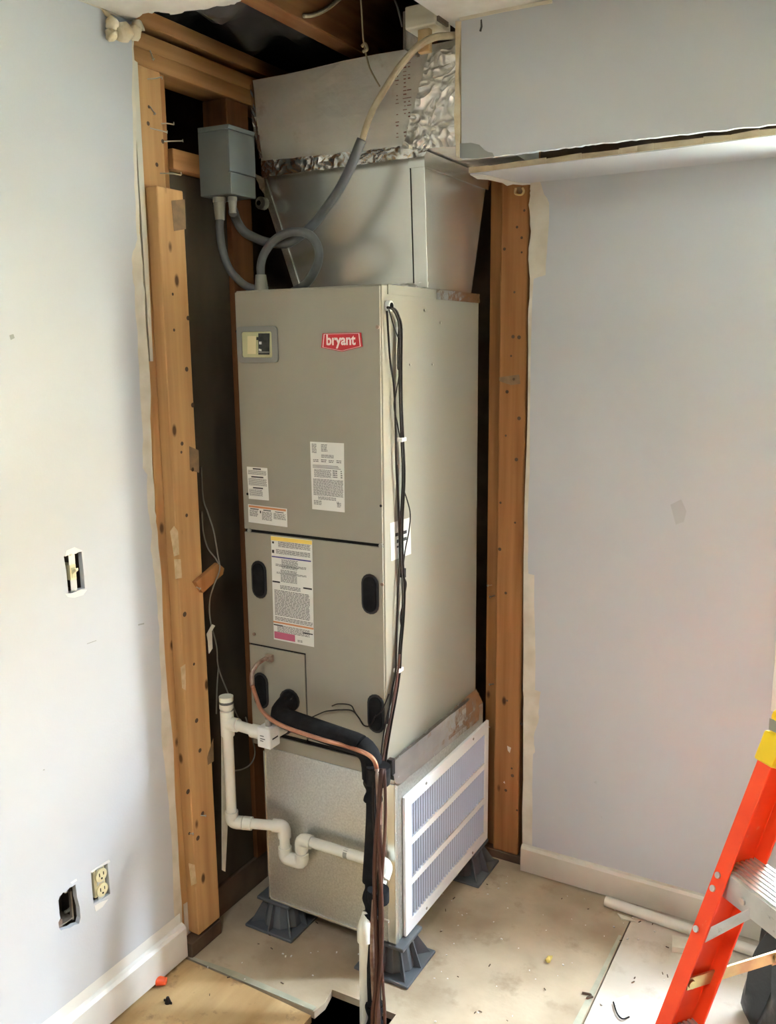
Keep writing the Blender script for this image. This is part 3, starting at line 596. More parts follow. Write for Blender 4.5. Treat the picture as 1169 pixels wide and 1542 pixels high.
# ================================================================== DUCTWORK
def crease(p, s=48.0):
    q = Vector((p[0], p[1]*.3, p[2]*1.25))
    w_ = q + noise.noise_vector(q*14)*0.018
    return (1.0-abs(2.2*noise.noise(w_*s*0.45))) + 0.55*(1.0-abs(2.2*noise.noise(w_*s*1.1+Vector((7, 3, 1))))) + 0.7*noise.noise(q*s*0.22)

def grid_quad(bm, a, b, c, d, nu, nv, amp, nrm, cr=False):
    V = [[None]*(nu+1) for _ in range(nv+1)]
    a, b, c, d = map(Vector, (a, b, c, d)); nrm = Vector(nrm)
    for j in range(nv+1):
        for i in range(nu+1):
            u, v = i/nu, j/nv
            p = (a*(1-u)+b*u)*(1-v)+(d*(1-u)+c*u)*v
            V[j][i] = bm.verts.new(p+nrm*amp*(crease(p) if cr else random.uniform(-1, 1)))
    for j in range(nv):
        for i in range(nu): bm.faces.new((V[j][i], V[j][i+1], V[j+1][i+1], V[j+1][i]))

td = thing('trunk_duct', (-1.1, 2.05, 2.135), 'foil-wrapped trunk duct running across above the plenum into the soffit', 'duct')
bm = nb()
f4 = [(-1.6008, 2.0520, 2.3619), (-0.9623, 2.0520, 2.3648), (-0.9630, 2.0520, 2.1182), (-1.5587, 2.0520, 2.1504)]
x0, x1 = -1.590, -0.89
hexa(bm, [(-1.556, 2.055, 2.140), (x1, 2.055, 2.130), (x1, 2.42, 2.130), (-1.556, 2.42, 2.140)], [(-1.577, 2.055, 2.363), (x1, 2.055, 2.366), (x1, 2.42, 2.366), (-1.577, 2.42, 2.363)])
bmesh.ops.subdivide_edges(bm, edges=bm.edges[:], cuts=6, use_grid_fill=True)
for v in bm.verts: v.co += Vector((0, random.uniform(-.0025, .0025), random.uniform(-.003, .003)))
obj('foil_wrap', bm, 'foil_w', td, smooth=False)
bm = nb()
a, b, c, d = [(-1.0493, 2.0490, 2.2979), (-0.9642, 2.0490, 2.3146), (-0.9616, 2.0490, 2.1205), (-1.1132, 2.0490, 2.1313)]
grid_quad(bm, d, c, b, a, 110, 130, 0.0085, (0, -1, 0), True)
grid_quad(bm, *[(-1.0333, 2.0460, 2.3394), (-0.9629, 2.0460, 2.3458), (-0.9627, 2.0460, 2.3137), (-1.0478, 2.0460, 2.3029)], 30, 18, 0.007, (0, -1, 0), True)
obj('crumpled_foil_patch', bm, 'foil_c', td, label='bright crumpled foil beside the soffit')
bm = nb()
a, b, c, d = [(-1.5526, 2.0440, 2.1501), (-1.1987, 2.0440, 2.1431), (-1.0327, 2.0440, 2.1369), (-1.0328, 2.0440, 2.0907)]
grid_quad(bm, *[(-1.5493, 2.0460, 2.1070), (-1.0484, 2.0460, 2.1081), (-1.0301, 2.0460, 2.1369), (-1.5474, 2.0460, 2.1482)], 150, 16, 0.004, (0, -1, 0.3), True)
obj('foil_tape', bm, 'foil', td, label='wrinkled foil tape along the joint')
bm = nb(); grid_quad(bm, *[(-1.5723, 2.0500, 2.1203), (-1.5455, 2.0500, 2.1072), (-1.5385, 2.0500, 2.0615), (-1.5604, 2.0500, 2.0809)], 10, 12, 0.005, (0, -1, 0), True); obj('foil_tape', bm, 'foil_c', td)
bm = nb(); grid_quad(bm, *[(-1.5979, 2.0535, 2.3534), (-1.5819, 2.0535, 2.3528), (-1.5503, 2.0535, 2.1600), (-1.5640, 2.0535, 2.1598)], 3, 16, 0.003, (0, -1, 0)); obj('foil_tape', bm, 'foil', td)
bm = nb(); rq = random.Random(9)
for k in range(20):
    z = 2.163+k*.0088
    for xc in (-1.128, -1.106, -1.094):
        if rq.random() < .35: continue
        w_ = rq.uniform(.002, .006); box(bm, xc-w_, xc+w_, 2.0506, 2.0512, z, z+rq.uniform(.0012, .003))
pm_ = obj('printed_marks', bm, 'redink', td, label='faint red print on the foil'); pm_['kind'] = 'stuff'
sp = thing('supply_plenum', (-1.27, 2.09, 1.795), 'shiny sheet metal supply plenum flaring up from the top of the unit', 'plenum')
PB = [(-1.470, 2.090, 1.795), (-1.065, 2.090, 1.795), (-1.065, 2.365, 1.795), (-1.470, 2.365, 1.795)]
PT = [(-1.575, 2.075, 2.126), (-1.065, 2.075, 2.126), (-1.065, 2.47, 2.126), (-1.575, 2.47, 2.126)]
bm = nb(); hexa(bm, PB, PT); obj('plenum_body', bm, 'sheet', sp)
bm = nb()
hexa(bm, [(-1.100, 2.0845, 1.797), (-1.061, 2.0845, 1.797), (-1.061, 2.089, 1.797), (-1.100, 2.089, 1.797)], [(-1.100, 2.068, 2.112), (-1.061, 2.068, 2.112), (-1.061, 2.074, 2.112), (-1.100, 2.074, 2.112)])
obj('corner_seam', bm, 'sheet', sp, bevel=0.001)
bm = nb()
hexa(bm, [(-1.1045, 2.0875, 1.80), (-1.1005, 2.0875, 1.80), (-1.1005, 2.0895, 1.80), (-1.1045, 2.0895, 1.80)], [(-1.1045, 2.072, 2.09), (-1.1005, 2.072, 2.09), (-1.1005, 2.0745, 2.09), (-1.1045, 2.0745, 2.09)])
obj('seam_gap', bm, 'slot', sp)
bm = nb(); hexa(bm, [(-1.105, 2.066, 2.09), (-1.060, 2.066, 2.09), (-1.060, 2.47, 2.09), (-1.105, 2.073, 2.09)], [(-1.105, 2.064, 2.127), (-1.058, 2.064, 2.127), (-1.058, 2.49, 2.127), (-1.105, 2.074, 2.127)]); obj('top_flange', bm, 'sheet', sp)
bm = nb(); hexa(bm, [(-1.4765, 2.086, 1.796), (-1.455, 2.086, 1.796), (-1.455, 2.089, 1.796), (-1.4765, 2.089, 1.796)], [(-1.580, 2.072, 2.11), (-1.558, 2.072, 2.11), (-1.558, 2.0745, 2.11), (-1.580, 2.0745, 2.11)]); obj('corner_seam', bm, 'galv', sp)
bm = nb(); grid_quad(bm, (-1.25, 2.085, 1.798), (-1.06, 2.085, 1.798), (-1.06, 2.087, 1.812), (-1.25, 2.087, 1.808), 16, 3, .004, (0, -1, 0)); obj('foil_tape', bm, 'foil_c', sp)

# ================================================================== AIR HANDLER
CX0, CX1, CY0, CY1, CZ0, CZ1 = -1.475, -1.045, 1.815, 2.375, 0.562, 1.792
ah = thing('air_handler', (-1.26, 2.095, CZ0), 'tall taupe metal air handler standing in the stripped corner', 'air handler')
obj('cabinet', bx(CX0, CX1, CY0+0.004, CY1, CZ0, CZ1), 'cab', ah, bevel=0.003)
f = CY0+0.0035
obj('upper_panel', bx(CX0+.002, CX1-.003, CY0-.002, f, 1.176, CZ1-.004), 'cab', ah, bevel=0.0015)
lo = nb()
plate(lo, [(CX0+.002, CY0-.002, 0.857), (-1.286, CY0-.002, 0.857), (-1.286, CY0-.002, 0.612), (CX1-.003, CY0-.002, 0.612), (CX1-.003, CY0-.002, 1.168), (CX0+.002, CY0-.002, 1.168)], (0, 0.0055, 0))
obj('lower_panel', lo, 'cab', ah, bevel=0.0015)
obj('coil_access_panel', bx(CX0+.002, -1.290, CY0-.002, f, 0.612, 0.852), 'cab', ah, bevel=0.0015)
obj('bottom_rail', bx(CX0+.002, CX1-.003, CY0-.002, f, CZ0+.001, 0.600), 'cab', ah, bevel=0.0015)
for a in ((CX0+.003, CX1-.004, CY0+.0025, CY0+.0039, 1.166, 1.178), (CX0+.003, CX1-.004, CY0+.0025, CY0+.0039, 0.598, 0.614), (CX0+.003, -1.2836, CY0+.0025, CY0+.0039, 0.85, 0.859), (-1.2925, -1.2835, CY0+.0025, CY0+.0038, 0.6, 0.8499)): obj('panel_gap', bx(*a), 'slot', ah)
obj('top_side_flange', bx(CX1+.0002, CX1+.0025, CY0+.03, 2.095, CZ1-.022, CZ1), 'cab', ah)
bm = nb(); grid_quad(bm, (CX1+.002, 2.10, CZ1-.024), (CX1+.002, CY1, CZ1-.024), (CX1+.002, CY1, CZ1+.001), (CX1+.002, 2.10, CZ1+.001), 12, 3, .0012, (1, 0, 0)); obj('foil_tape', bm, 'foil', ah)
yf = CY0-.002
# round black plugs
def oval(bm, c, w, h, y0, y1):
    r = w/2; pts = []
    for k in range(9): a = PI*k/8; pts.append((c[0]+r*math.cos(a), y0, c[2]+(h/2-r)+r*math.sin(a)))
    for k in range(9): a = PI+PI*k/8; pts.append((c[0]+r*math.cos(a), y0, c[2]-(h/2-r)+r*math.sin(a)))
    plate(bm, pts, (0, y1-y0, 0))
for q in ((-1.4286, 1.8100, 1.0412), (-1.0837, 1.8100, 1.0463), (-1.4366, 1.8100, 0.7264), (-1.0719, 1.8100, 0.7337)):
    bm = nb(); oval(bm, q, 0.050, 0.104, yf-.004, yf-.0002)
    o = obj('knockout_plug', bm, 'blk_pl', ah, bevel=0.002)
    bm = nb(); oval(bm, q, 0.036, 0.090, yf-.0065, yf-.0042); obj('plug_face', bm, 'blk', o)
for q in ((-1.0527, 1.8100, 1.6941), (-1.0487, 1.8100, 1.0762), (-1.4528, 1.8100, 0.8855)):
    bm = nb(); cyl(bm, (q[0], yf-.004, q[2]), (q[0], yf-.0002, q[2]), 0.0045, 8); obj('screw', bm, 'copper_old', ah)
for q in ((-1.0507, 1.8100, 1.2713), (-1.4572, 1.8100, 1.2709), (-1.4711, 1.8100, 1.6915)):
    bm = nb(); cyl(bm, (q[0], yf-.0012, q[2]), (q[0], yf-.0002, q[2]), 0.0035, 8); obj('screw_hole', bm, 'slot', ah)
for q in ((-1.4544, 1.8100, 1.1728), (-1.0511, 1.8100, 1.1728)):
    bm = nb(); cyl(bm, (q[0], yf-.004, q[2]), (q[0], yf-.0002, q[2]), 0.006, 8); obj('screw', bm, 'conn', ah)
# breaker window
def rrect(pts, r):
    P = corner([Vector(pts[0]).lerp(Vector(pts[1]), .5)] + [Vector(p) for p in pts[1:]+pts[:1]] + [Vector(pts[0]).lerp(Vector(pts[1]), .5)], r)
    return [tuple(p) for p in P[:-1]]
def YP(pts, y): return [(p[0], y, p[2]) for p in pts]
bw_o = YP([(-1.4689, 1.8120, 1.7031), (-1.3410, 1.8120, 1.7030), (-1.3398, 1.8120, 1.6127), (-1.4673, 1.8120, 1.6120)], yf-.005)
bw_i = YP([(-1.4537, 1.8120, 1.6896), (-1.3580, 1.8120, 1.6896), (-1.3576, 1.8120, 1.6251), (-1.4542, 1.8120, 1.6262)], yf-.005)
bm = nb(); plate(bm, rrect(bw_o, .012), (0, .0048, 0), [rrect(bw_i, .006)])
br_ = obj('breaker_bezel', bm, 'bezel', ah, bevel=0.0012)
bm = nb(); plate(bm, rrect(bw_i, .006), (0, .0006, 0)); 
for v in bm.verts: v.co.y += .0042
obj('window_back', bm, 'cream', br_)
q = YP([(-1.3997, 1.8120, 1.6854), (-1.3664, 1.8120, 1.6849), (-1.3687, 1.8120, 1.6325), (-1.4021, 1.8120, 1.6327)], yf-.0035)
bm = nb(); plate(bm, q, (0, .0028, 0)); bk_ = obj('circuit_breaker', bm, 'brk', br_)
for (u0, v0, u1, v1, mm) in ((387.5, 507.5, 407, 512, 'brk'), (391.5, 514.5, 395, 518.5, 'white'), (391, 525, 395, 528.5, 'white'), (389.5, 529, 408, 530.5, 'conn'), (389.5, 505.8, 408, 507, 'conn')):
    pass
for q, mm in (([(-1.4053, 1.8120, 1.6763), (-1.3647, 1.8120, 1.6757), (-1.3651, 1.8120, 1.6685), (-1.4057, 1.8120, 1.6690)], 'brk'), ([(-1.3975, 1.8120, 1.6648), (-1.3902, 1.8120, 1.6647), (-1.3905, 1.8120, 1.6582), (-1.3978, 1.8120, 1.6582)], 'white'), ([(-1.3993, 1.8120, 1.6475), (-1.3910, 1.8120, 1.6458), (-1.3913, 1.8120, 1.6409), (-1.3996, 1.8120, 1.6426)], 'white'), ([(-1.4028, 1.8120, 1.6401), (-1.3642, 1.8120, 1.6399), (-1.3644, 1.8120, 1.6374), (-1.4030, 1.8120, 1.6376)], 'conn'), ([(-1.4337, 1.8120, 1.6793), (-1.4063, 1.8120, 1.6789), (-1.4084, 1.8120, 1.6344), (-1.4360, 1.8120, 1.6345)], 'ivory')):
    bm = nb(); plate(bm, YP(q, yf-.0044), (0, .0008, 0)); obj('breaker_detail', bm, mm, br_)
# badge
bd = YP([(-1.2061, 1.8120, 1.6822), (-1.0984, 1.8120, 1.6823), (-1.0948, 1.8120, 1.6497), (-1.1522, 1.8120, 1.6384), (-1.2110, 1.8120, 1.6484)], yf-.003)
bm = nb(); plate(bm, bd, (0, .0028, 0)); bdg = obj('badge', bm, 'red', ah, label='red shield badge with white lettering')
ctr = sum((Vector(p) for p in bd), Vector())/5
def inset(P, k): return [tuple(ctr+(Vector(p)-ctr)*k) for p in P]
bm = nb(); a = inset(bd, .93); b = inset(bd, .89)
plate(bm, [(p[0], yf-.0034, p[2]) for p in a], (0, .0003, 0), [[(p[0], yf-.0034, p[2]) for p in b]])
obj('badge_outline', bm, 'badgew', bdg)
def text(s, c, h, wtot, name, m, parent, off=0.0, rot='y', depth=0.0003):
    cu = bpy.data.curves.new(name, 'FONT'); cu.body = s; cu.align_x = 'CENTER'; cu.align_y = 'CENTER'; cu.size = 1.0; cu.offset = off; cu.resolution_u = 4
    t = bpy.data.objects.new(name+'_src', cu); SC.collection.objects.link(t)
    bpy.context.view_layer.update()
    me = bpy.data.meshes.new_from_object(t.evaluated_get(bpy.context.evaluated_depsgraph_get()))
    bpy.data.objects.remove(t); 
    bm = nb(); bm.from_mesh(me); bpy.data.meshes.remove(me)
    xs = [v.co.x for v in bm.verts]; ys = [v.co.y for v in bm.verts]
    w0, h0 = max(xs)-min(xs), max(ys)-min(ys); cx, cy = (max(xs)+min(xs))/2, (max(ys)+min(ys))/2
    for v in bm.verts:
        a, b = (v.co.x-cx)/w0*wtot, (v.co.y-cy)/h0*h
        v.co = (c[0]+a, c[1], c[2]+b) if rot == 'y' else (c[0], c[1]+a, c[2]+b)
    return obj(name, bm, m, parent)
L0 = (-1.1952, 1.8120, 1.6632); L1 = (-1.1125, 1.8120, 1.6622)
text('bryant', ((L0[0]+L1[0])/2, yf-.0035, L0[2]-.0005), .0335, L1[0]-L0[0], 'badge_lettering', 'badgew', bdg, off=0.03)
# paper labels with rows of fine print
def label(name, q4, rows, lab=None):
    """q4: TL TR BR BL on the front; rows: (v0, v1, u0, u1, material) fractions"""
    q = YP(q4, yf-.0009)
    bm = nb(); plate(bm, q, (0, .0007, 0)); lb = obj(name, bm, 'label', ah, label=lab)
    TL, TR, BR, BL = map(Vector, q)
    by = {}
    for (v0, v1, u0, u1, m) in rows: by.setdefault(m, []).append((v0, v1, u0, u1))
    for m, rs_ in by.items():
        bm = nb()
        for (v0, v1, u0, u1) in rs_:
            P = []
            for (u, v) in ((u0, v0), (u1, v0), (u1, v1), (u0, v1)):
                p = (TL*(1-u)+TR*u)*(1-v)+(BL*(1-u)+BR*u)*v
                P.append(bm.verts.new((p.x, yf-.0013 - (.0002 if m != 'ink' else 0), p.z)))
            bm.faces.new(P)
        o = obj('fine_print' if m == 'ink' else 'printed_band', bm, m, lb)
        o['kind'] = 'stuff' if m == 'ink' else 'part'
        if m != 'ink': del o['kind']
    return lb
def para(v0, v1, u0, u1, n, fill=.45, rag=.25):
    out = []; h = (v1-v0)/n
    for k in range(n): out.append((v0+k*h, v0+k*h+h*fill, u0, u1-random.uniform(0, rag)*(u1-u0), 'ink'))
    return out
def words(v0, v1, u0, u1, n):
    out = []; h = (v1-v0)/n
    for k in range(n):
        u = u0
        while u < u1-.02:
            w_ = random.uniform(.03, .1); out.append((v0+k*h, v0+k*h+h*.5, u, min(u+w_, u1), 'ink')); u += w_+.012
    return out
random.seed(11)
label('rating_label', [(-1.2526, 1.8120, 1.4182), (-1.1530, 1.8120, 1.4183), (-1.1548, 1.8120, 1.2466), (-1.2513, 1.8120, 1.2471)],
      words(.03, .17, .05, .19, 8) + words(.03, .14, .33, .52, 7) + words(.18, .23, .33, .7, 3) +
      words(.255, .30, .08, .24, 2) + words(.25, .30, .32, .48, 2) + words(.255, .30, .55, .7, 2) + words(.25, .30, .78, .94, 2) +
      para(.335, .39, .06, .95, 3, .4) + words(.40, .52, .1, .62, 8) + words(.40, .52, .66, .8, 4) + words(.40, .52, .9, .95, 4) +
      words(.54, .79, .06, .97, 15) + words(.80, .85, .2, .75, 3) + words(.86, .93, .06, .3, 5) + words(.87, .94, .78, .9, 4), 'tall white rating label of fine print')
text('UL', ((-1.1727, 1.8120, 1.2696)[0], yf-.0016, (-1.1727, 1.8120, 1.2696)[2]), .006, .008, 'listing_mark', 'ink', ah, off=0.01)
label('warning_label', [(-1.4557, 1.8120, 1.3438), (-1.3892, 1.8120, 1.3435), (-1.3874, 1.8120, 1.2585), (-1.4532, 1.8120, 1.2584)], [(.03, .07, .3, .7, 'inkd')] + words(.10, .24, .05, .95, 5) + [(.28, .32, .2, .8, 'inkd')] + words(.35, .58, .05, .95, 8) + [(.62, .66, .25, .75, 'inkd')] + words(.69, .9, .05, .72, 7), 'small white label of grey print at the panel edge')
label('warning_label', [(-1.4566, 1.8120, 1.2436), (-1.3307, 1.8120, 1.2413), (-1.3309, 1.8120, 1.1928), (-1.4572, 1.8120, 1.1955)], [(.04, .15, .02, .98, 'inko')] + [(.2, .25, .06, .28, 'inkd'), (.2, .25, .4, .6, 'inkd'), (.22, .26, .7, .92, 'inkd'), (.28, .42, .31, .34, 'inkd')] + words(.3, .66, .04, .26, 6) + words(.32, .8, .36, .62, 7) + words(.32, .66, .66, .97, 6), 'small wide white label with an orange band')
label('instruction_label', [(-1.3850, 1.8120, 1.1650), (-1.2547, 1.8120, 1.1656), (-1.2576, 1.8120, 0.8799), (-1.3873, 1.8120, 0.8810)],
      [(.003, .04, 0, 1, 'inky'), (.015, .024, .25, .78, 'ink')] + words(.045, .10, .18, .96, 6) + words(.12, .165, .12, .95, 5) + [(.13, .16, .02, .075, 'inkd'), (.05, .07, .03, .075, 'inkd'), (.188, .200, .01, .97, 'inkb')] +
      words(.21, .30, .25, .65, 9) + words(.26, .285, .1, .85, 2) + words(.31, .43, .22, .62, 10) + words(.335, .355, .12, .85, 2) + [(.425, .44, .01, .20, 'inkd'), (.445, .46, .77, .98, 'inkd')] +
      words(.46, .50, .2, .7, 3) + words(.51, .76, .05, .92, 18) + words(.77, .81, .05, .98, 3) + [(.817, .833, 0, 1, 'inko'), (.847, .858, .01, .24, 'inkd'), (.875, .886, .74, .98, 'inkd')] + words(.85, .92, .1, .9, 6) + [(.918, .985, .02, .54, 'inkp')] + words(.96, .985, .6, .72, 2), 'tall white instruction label with yellow, blue and pink bands')
# side face: label, bushing, clips
xs = CX1+.0008
sl = [(xs, p[1], p[2]) for p in [(-1.0450, 1.8446, 1.2231), (-1.0450, 1.9518, 1.2194), (-1.0450, 1.9542, 1.1229), (-1.0450, 1.8493, 1.1266)]]
bm = nb(); plate(bm, sl, (-.0006, 0, 0)); s_ = obj('side_label', bm, 'label', ah)
bm = nb()
for q in ([(-1.0450, 1.8709, 1.1931), (-1.0450, 1.9299, 1.1905), (-1.0450, 1.9298, 1.1819), (-1.0450, 1.8707, 1.1847)], [(-1.0450, 1.8774, 1.1749), (-1.0450, 1.9297, 1.1733), (-1.0450, 1.9295, 1.1646), (-1.0450, 1.8772, 1.1665)], [(-1.0450, 1.8771, 1.1597), (-1.0450, 1.8908, 1.1586), (-1.0450, 1.8907, 1.1535), (-1.0450, 1.8770, 1.1546)]):
    plate(bm, [(xs+.0004, p[1], p[2]) for p in q], (.0003, 0, 0))
obj('printed_band', bm, 'inkd', s_)
for q in ((-1.0450, 2.0333, 1.7388), (-1.0450, 2.1244, 1.7091), (-1.0450, 1.9532, 1.6048), (-1.0450, 2.0776, 1.6020)):
    bm = nb(); cyl(bm, (CX1, q[1], q[2]), (CX1+.003, q[1], q[2]), .003, 8); obj('screw', bm, 'steel', ah)
q = (-1.0450, 1.8429, 1.7424)
bm = nb(); cyl(bm, (CX1, q[1], q[2]), (CX1+.012, q[1], q[2]), .013, 14); wb = obj('wire_bushing', bm, 'white', ah, bevel=.002)
bm = nb(); cyl(bm, (CX1+.0122, q[1], q[2]), (CX1+.0135, q[1], q[2]), .008, 12); obj('bushing_hole', bm, 'slot', wb)

# control wires down the side
wv = thing('control_wiring', (CX1+.01, 1.86, 0.5), 'bundle of dark control wires clipped down the right side of the unit', 'wiring')
main = [(-1.0340, 1.8265, 1.7385), (-1.0340, 1.8518, 1.7347), (-1.0340, 1.8708, 1.7200), (-1.0340, 1.8834, 1.6893), (-1.0340, 1.8816, 1.5891), (-1.0340, 1.8836, 1.5095), (-1.0340, 1.8890, 1.4250), (-1.0340, 1.8942, 1.3291), (-1.0340, 1.8821, 1.2140), (-1.0340, 1.8838, 1.1117), (-1.0340, 1.8898, 1.0499), (-1.0340, 1.8851, 0.9726), (-1.0340, 1.8698, 0.8978), (-1.0340, 1.8618, 0.8383), (-1.0340, 1.8433, 0.7824), (-1.0340, 1.8180, 0.7205), (-1.0340, 1.7928, 0.6592), (-1.0340, 1.7781, 0.6029)]
def off(P, dy, x=0): return [(p[0]+x, p[1]+dy+random.uniform(-.0012, .0012), p[2]) for p in P]
bm = nb(); tube(bm, main, .0035, 6); obj('wire', bm, 'wire_blk', wv, smooth=True)
for dy, x in ((.006, .001), (-.005, .002), (.001, .005)):
    bm = nb(); tube(bm, off(main, dy, x), .0026, 6); obj('wire', bm, 'wire_blk', wv, smooth=True)
for P, r in (([(-1.0360, 1.8268, 1.7310), (-1.0360, 1.8320, 1.6827), (-1.0360, 1.8401, 1.6136), (-1.0360, 1.8582, 1.5505), (-1.0360, 1.8631, 1.4628), (-1.0360, 1.8646, 1.3656), (-1.0360, 1.8728, 1.2573), (-1.0360, 1.8774, 1.1299), (-1.0360, 1.8652, 1.0212), (-1.0360, 1.8558, 0.8843), (-1.0360, 1.8515, 0.8414), (-1.0360, 1.8262, 0.7794), (-1.0360, 1.8044, 0.7165)], .0026),
             ([(-1.0340, 1.8802, 1.6985), (-1.0340, 1.8720, 1.6051), (-1.0340, 1.8816, 1.5891), (-1.0340, 1.8643, 1.5424), (-1.0340, 1.8538, 1.5081), (-1.0340, 1.8694, 1.4624), (-1.0340, 1.8823, 1.4289)], .0018), ([(-1.0340, 1.8905, 1.3097), (-1.0340, 1.9142, 1.2726), (-1.0340, 1.9314, 1.2324), (-1.0340, 1.9237, 1.1893), (-1.0340, 1.9054, 1.1499), (-1.0340, 1.8943, 1.1128)], .0018),
             ([(-1.0340, 1.8327, 1.7342), (-1.0340, 1.8542, 1.6982), (-1.0340, 1.8765, 1.6706), (-1.0340, 1.8896, 1.6675)], .0018), ([(-1.0340, 1.8972, 1.0741), (-1.0340, 1.9076, 1.0542), (-1.0340, 1.8928, 1.0143), (-1.0340, 1.8746, 0.9755), (-1.0340, 1.8845, 0.9375)], .0018),
             ([(-1.0340, 1.8644, 1.3658), (-1.0340, 1.8727, 1.2658), (-1.0340, 1.8784, 1.1978), (-1.0340, 1.8908, 1.1101), (-1.0340, 1.9005, 1.0559)], .0022), ([(-1.0300, 1.8546, 0.8415), (-1.0300, 1.8329, 0.7958), (-1.0300, 1.7979, 0.7469), (-1.0300, 1.7696, 0.6788), (-1.0300, 1.7541, 0.5879), (-1.0300, 1.7447, 0.4755)], .0022)):
    bm = nb(); tube(bm, P, r, 6); obj('wire', bm, 'wire_blk', wv, smooth=True)
for P in ([(-1.0300, 1.8623, 0.8832), (-1.0300, 1.8434, 0.8010), (-1.0300, 1.8111, 0.7330), (-1.0300, 1.7865, 0.6895), (-1.0300, 1.7716, 0.6246), (-1.0300, 1.7600, 0.5582), (-1.0300, 1.7574, 0.4507)], [(-1.0280, 1.8474, 0.8407), (-1.0280, 1.8256, 0.7811), (-1.0280, 1.7968, 0.7035), (-1.0280, 1.7756, 0.6590), (-1.0280, 1.7546, 0.6148), (-1.0280, 1.7464, 0.5473)]):
    bm = nb(); tube(bm, P, .0026, 6); obj('wire', bm, 'brown', wv, smooth=True)
for q in ((-1.0340, 1.8856, 1.4254), (-1.0340, 1.8618, 0.8401)):
    bm = nb(); box(bm, CX1+.001, CX1+.019, q[1]-.009, q[1]+.015, q[2]-.005, q[2]+.005); obj('clip', bm, 'white', wv, bevel=.0015)
q = (-1.0340, 1.8905, 1.0895); bm = nb(); cyl(bm, (-1.034, q[1], q[2]-.012), (-1.034, q[1], q[2]+.010), .008, 8); obj('tape_wrap', bm, 'blk', wv)
bm = nb(); tube(bm, [(-1.0660, 1.8000, 0.7351), (-1.0821, 1.8000, 0.7049), (-1.1019, 1.8000, 0.7007), (-1.1174, 1.8000, 0.7191), (-1.1371, 1.8000, 0.7332), (-1.1735, 1.8000, 0.7276), (-1.1982, 1.8000, 0.7207), (-1.2233, 1.8000, 0.7119), (-1.2618, 1.8000, 0.6892)], .0018, 6); tube(bm, [(-1.1031, 1.8020, 0.6997), (-1.1284, 1.8020, 0.7287), (-1.1420, 1.8020, 0.7459), (-1.1785, 1.8020, 0.7422), (-1.1992, 1.8020, 0.7326)], .0016, 6); obj('thin_wire', bm, 'wire_blk', wv, smooth=True)
bm = nb(); tube(bm, [(-1.0641, 1.7900, 0.7341), (-1.0446, 1.7900, 0.7523), (-1.0328, 1.7900, 0.7757), (-1.0211, 1.7900, 0.8042)], .0016, 6); obj('thin_wire', bm, 'wire_blk', wv, smooth=True)

# ================================================================== RETURN BOX, GRILLE, STANDS
RX0, RX1, RY0, RY1, RZ0, RZ1 = -1.437, -1.022, 1.815, 2.38, 0.092, 0.561
rb = thing('return_air_box', (-1.23, 2.1, RZ0), 'galvanised sheet metal return box under the air handler', 'plenum')
obj('box_body', bx(RX0, RX1, RY0, RY1, RZ0, RZ1), 'galv', rb, bevel=.002)
bm = nb(); box(bm, RX1-.024, RX1+.0025, RY0-.0025, RY0+.014, RZ0-.001, RZ1-.01); obj('corner_flange', bm, 'sheet', rb, bevel=.003)
obj('seam', bx(RX0-.001, RX0+.004, RY0-.003, RY0-.0002, RZ0, RZ1-.012), 'sheet', rb)
obj('seam', bx(RX1-.085, RX1-.081, RY0-.0015, RY0-.0002, RZ0, RZ1), 'sheet', rb)
obj('bottom_hem', bx(RX0-.001, RX1-.026, RY0-.003, RY0-.0002, RZ0, RZ0+.006), 'sheet', rb)
bm = nb()
tq = [(-1.0195, 1.7935, 0.6175), (-1.0195, 2.3436, 0.6103), (-1.0195, 2.3455, 0.5190), (-1.0195, 1.8196, 0.5402)]
grid_quad(bm, *[(-1.0195, p[1], p[2]) for p in tq], 22, 6, .0016, (1, 0, 0))
obj('foil_tape', bm, 'foil', rb, label='shiny foil tape over the joint above the grille')
bm = nb(); grid_quad(bm, (CX1+.0012, 1.83, .60), (CX1+.0012, 2.374, .605), (-1.0195, 2.374, .565), (-1.0195, 1.83, .563), 20, 3, .0012, (1, 0, 0)); obj('foil_tape', bm, 'foil', rb)

GX = RX1+.0008
gq = [Vector(p) for p in [(-1.0180, 1.8201, 0.5220), (-1.0180, 2.3726, 0.5207), (-1.0180, 2.3843, 0.1272), (-1.0180, 1.8347, 0.1200)]]
gy0, gy1 = 1.853, 2.405
gz0, gz1 = 0.092, 0.497
gr = thing('return_grille', (GX, (gy0+gy1)/2, gz0), 'white three row louvred return grille on the side of the metal box', 'grille')
bw = .036
bm = nb()
plate(bm, [(GX, gy0, gz0), (GX, gy1, gz0), (GX, gy1, gz1), (GX, gy0, gz1)], (.009, 0, 0), [[(GX, gy0+bw, gz0+bw), (GX, gy1-bw*.75, gz0+bw), (GX, gy1-bw*.75, gz1-bw), (GX, gy0+bw, gz1-bw)]])
obj('frame', bm, 'enamel', gr, bevel=.002)
a0, a1 = gy0+bw, gy1-bw*.75; b0, b1 = gz0+bw, gz1-bw
mh = .020; rh = (b1-b0-2*mh)/3
for k in (1, 2): obj('cross_bar', bx(GX+.001, GX+.008, a0, a1, b0+k*rh+(k-1)*mh, b0+k*rh+k*mh), 'enamel', gr, bevel=.001)
obj('backing', bx(GX-.0006, GX+.0004, a0-.004, a1+.004, b0-.004, b1+.004), 'slot', gr)
NS = 34; pitch = (a1-a0)/NS
me = None
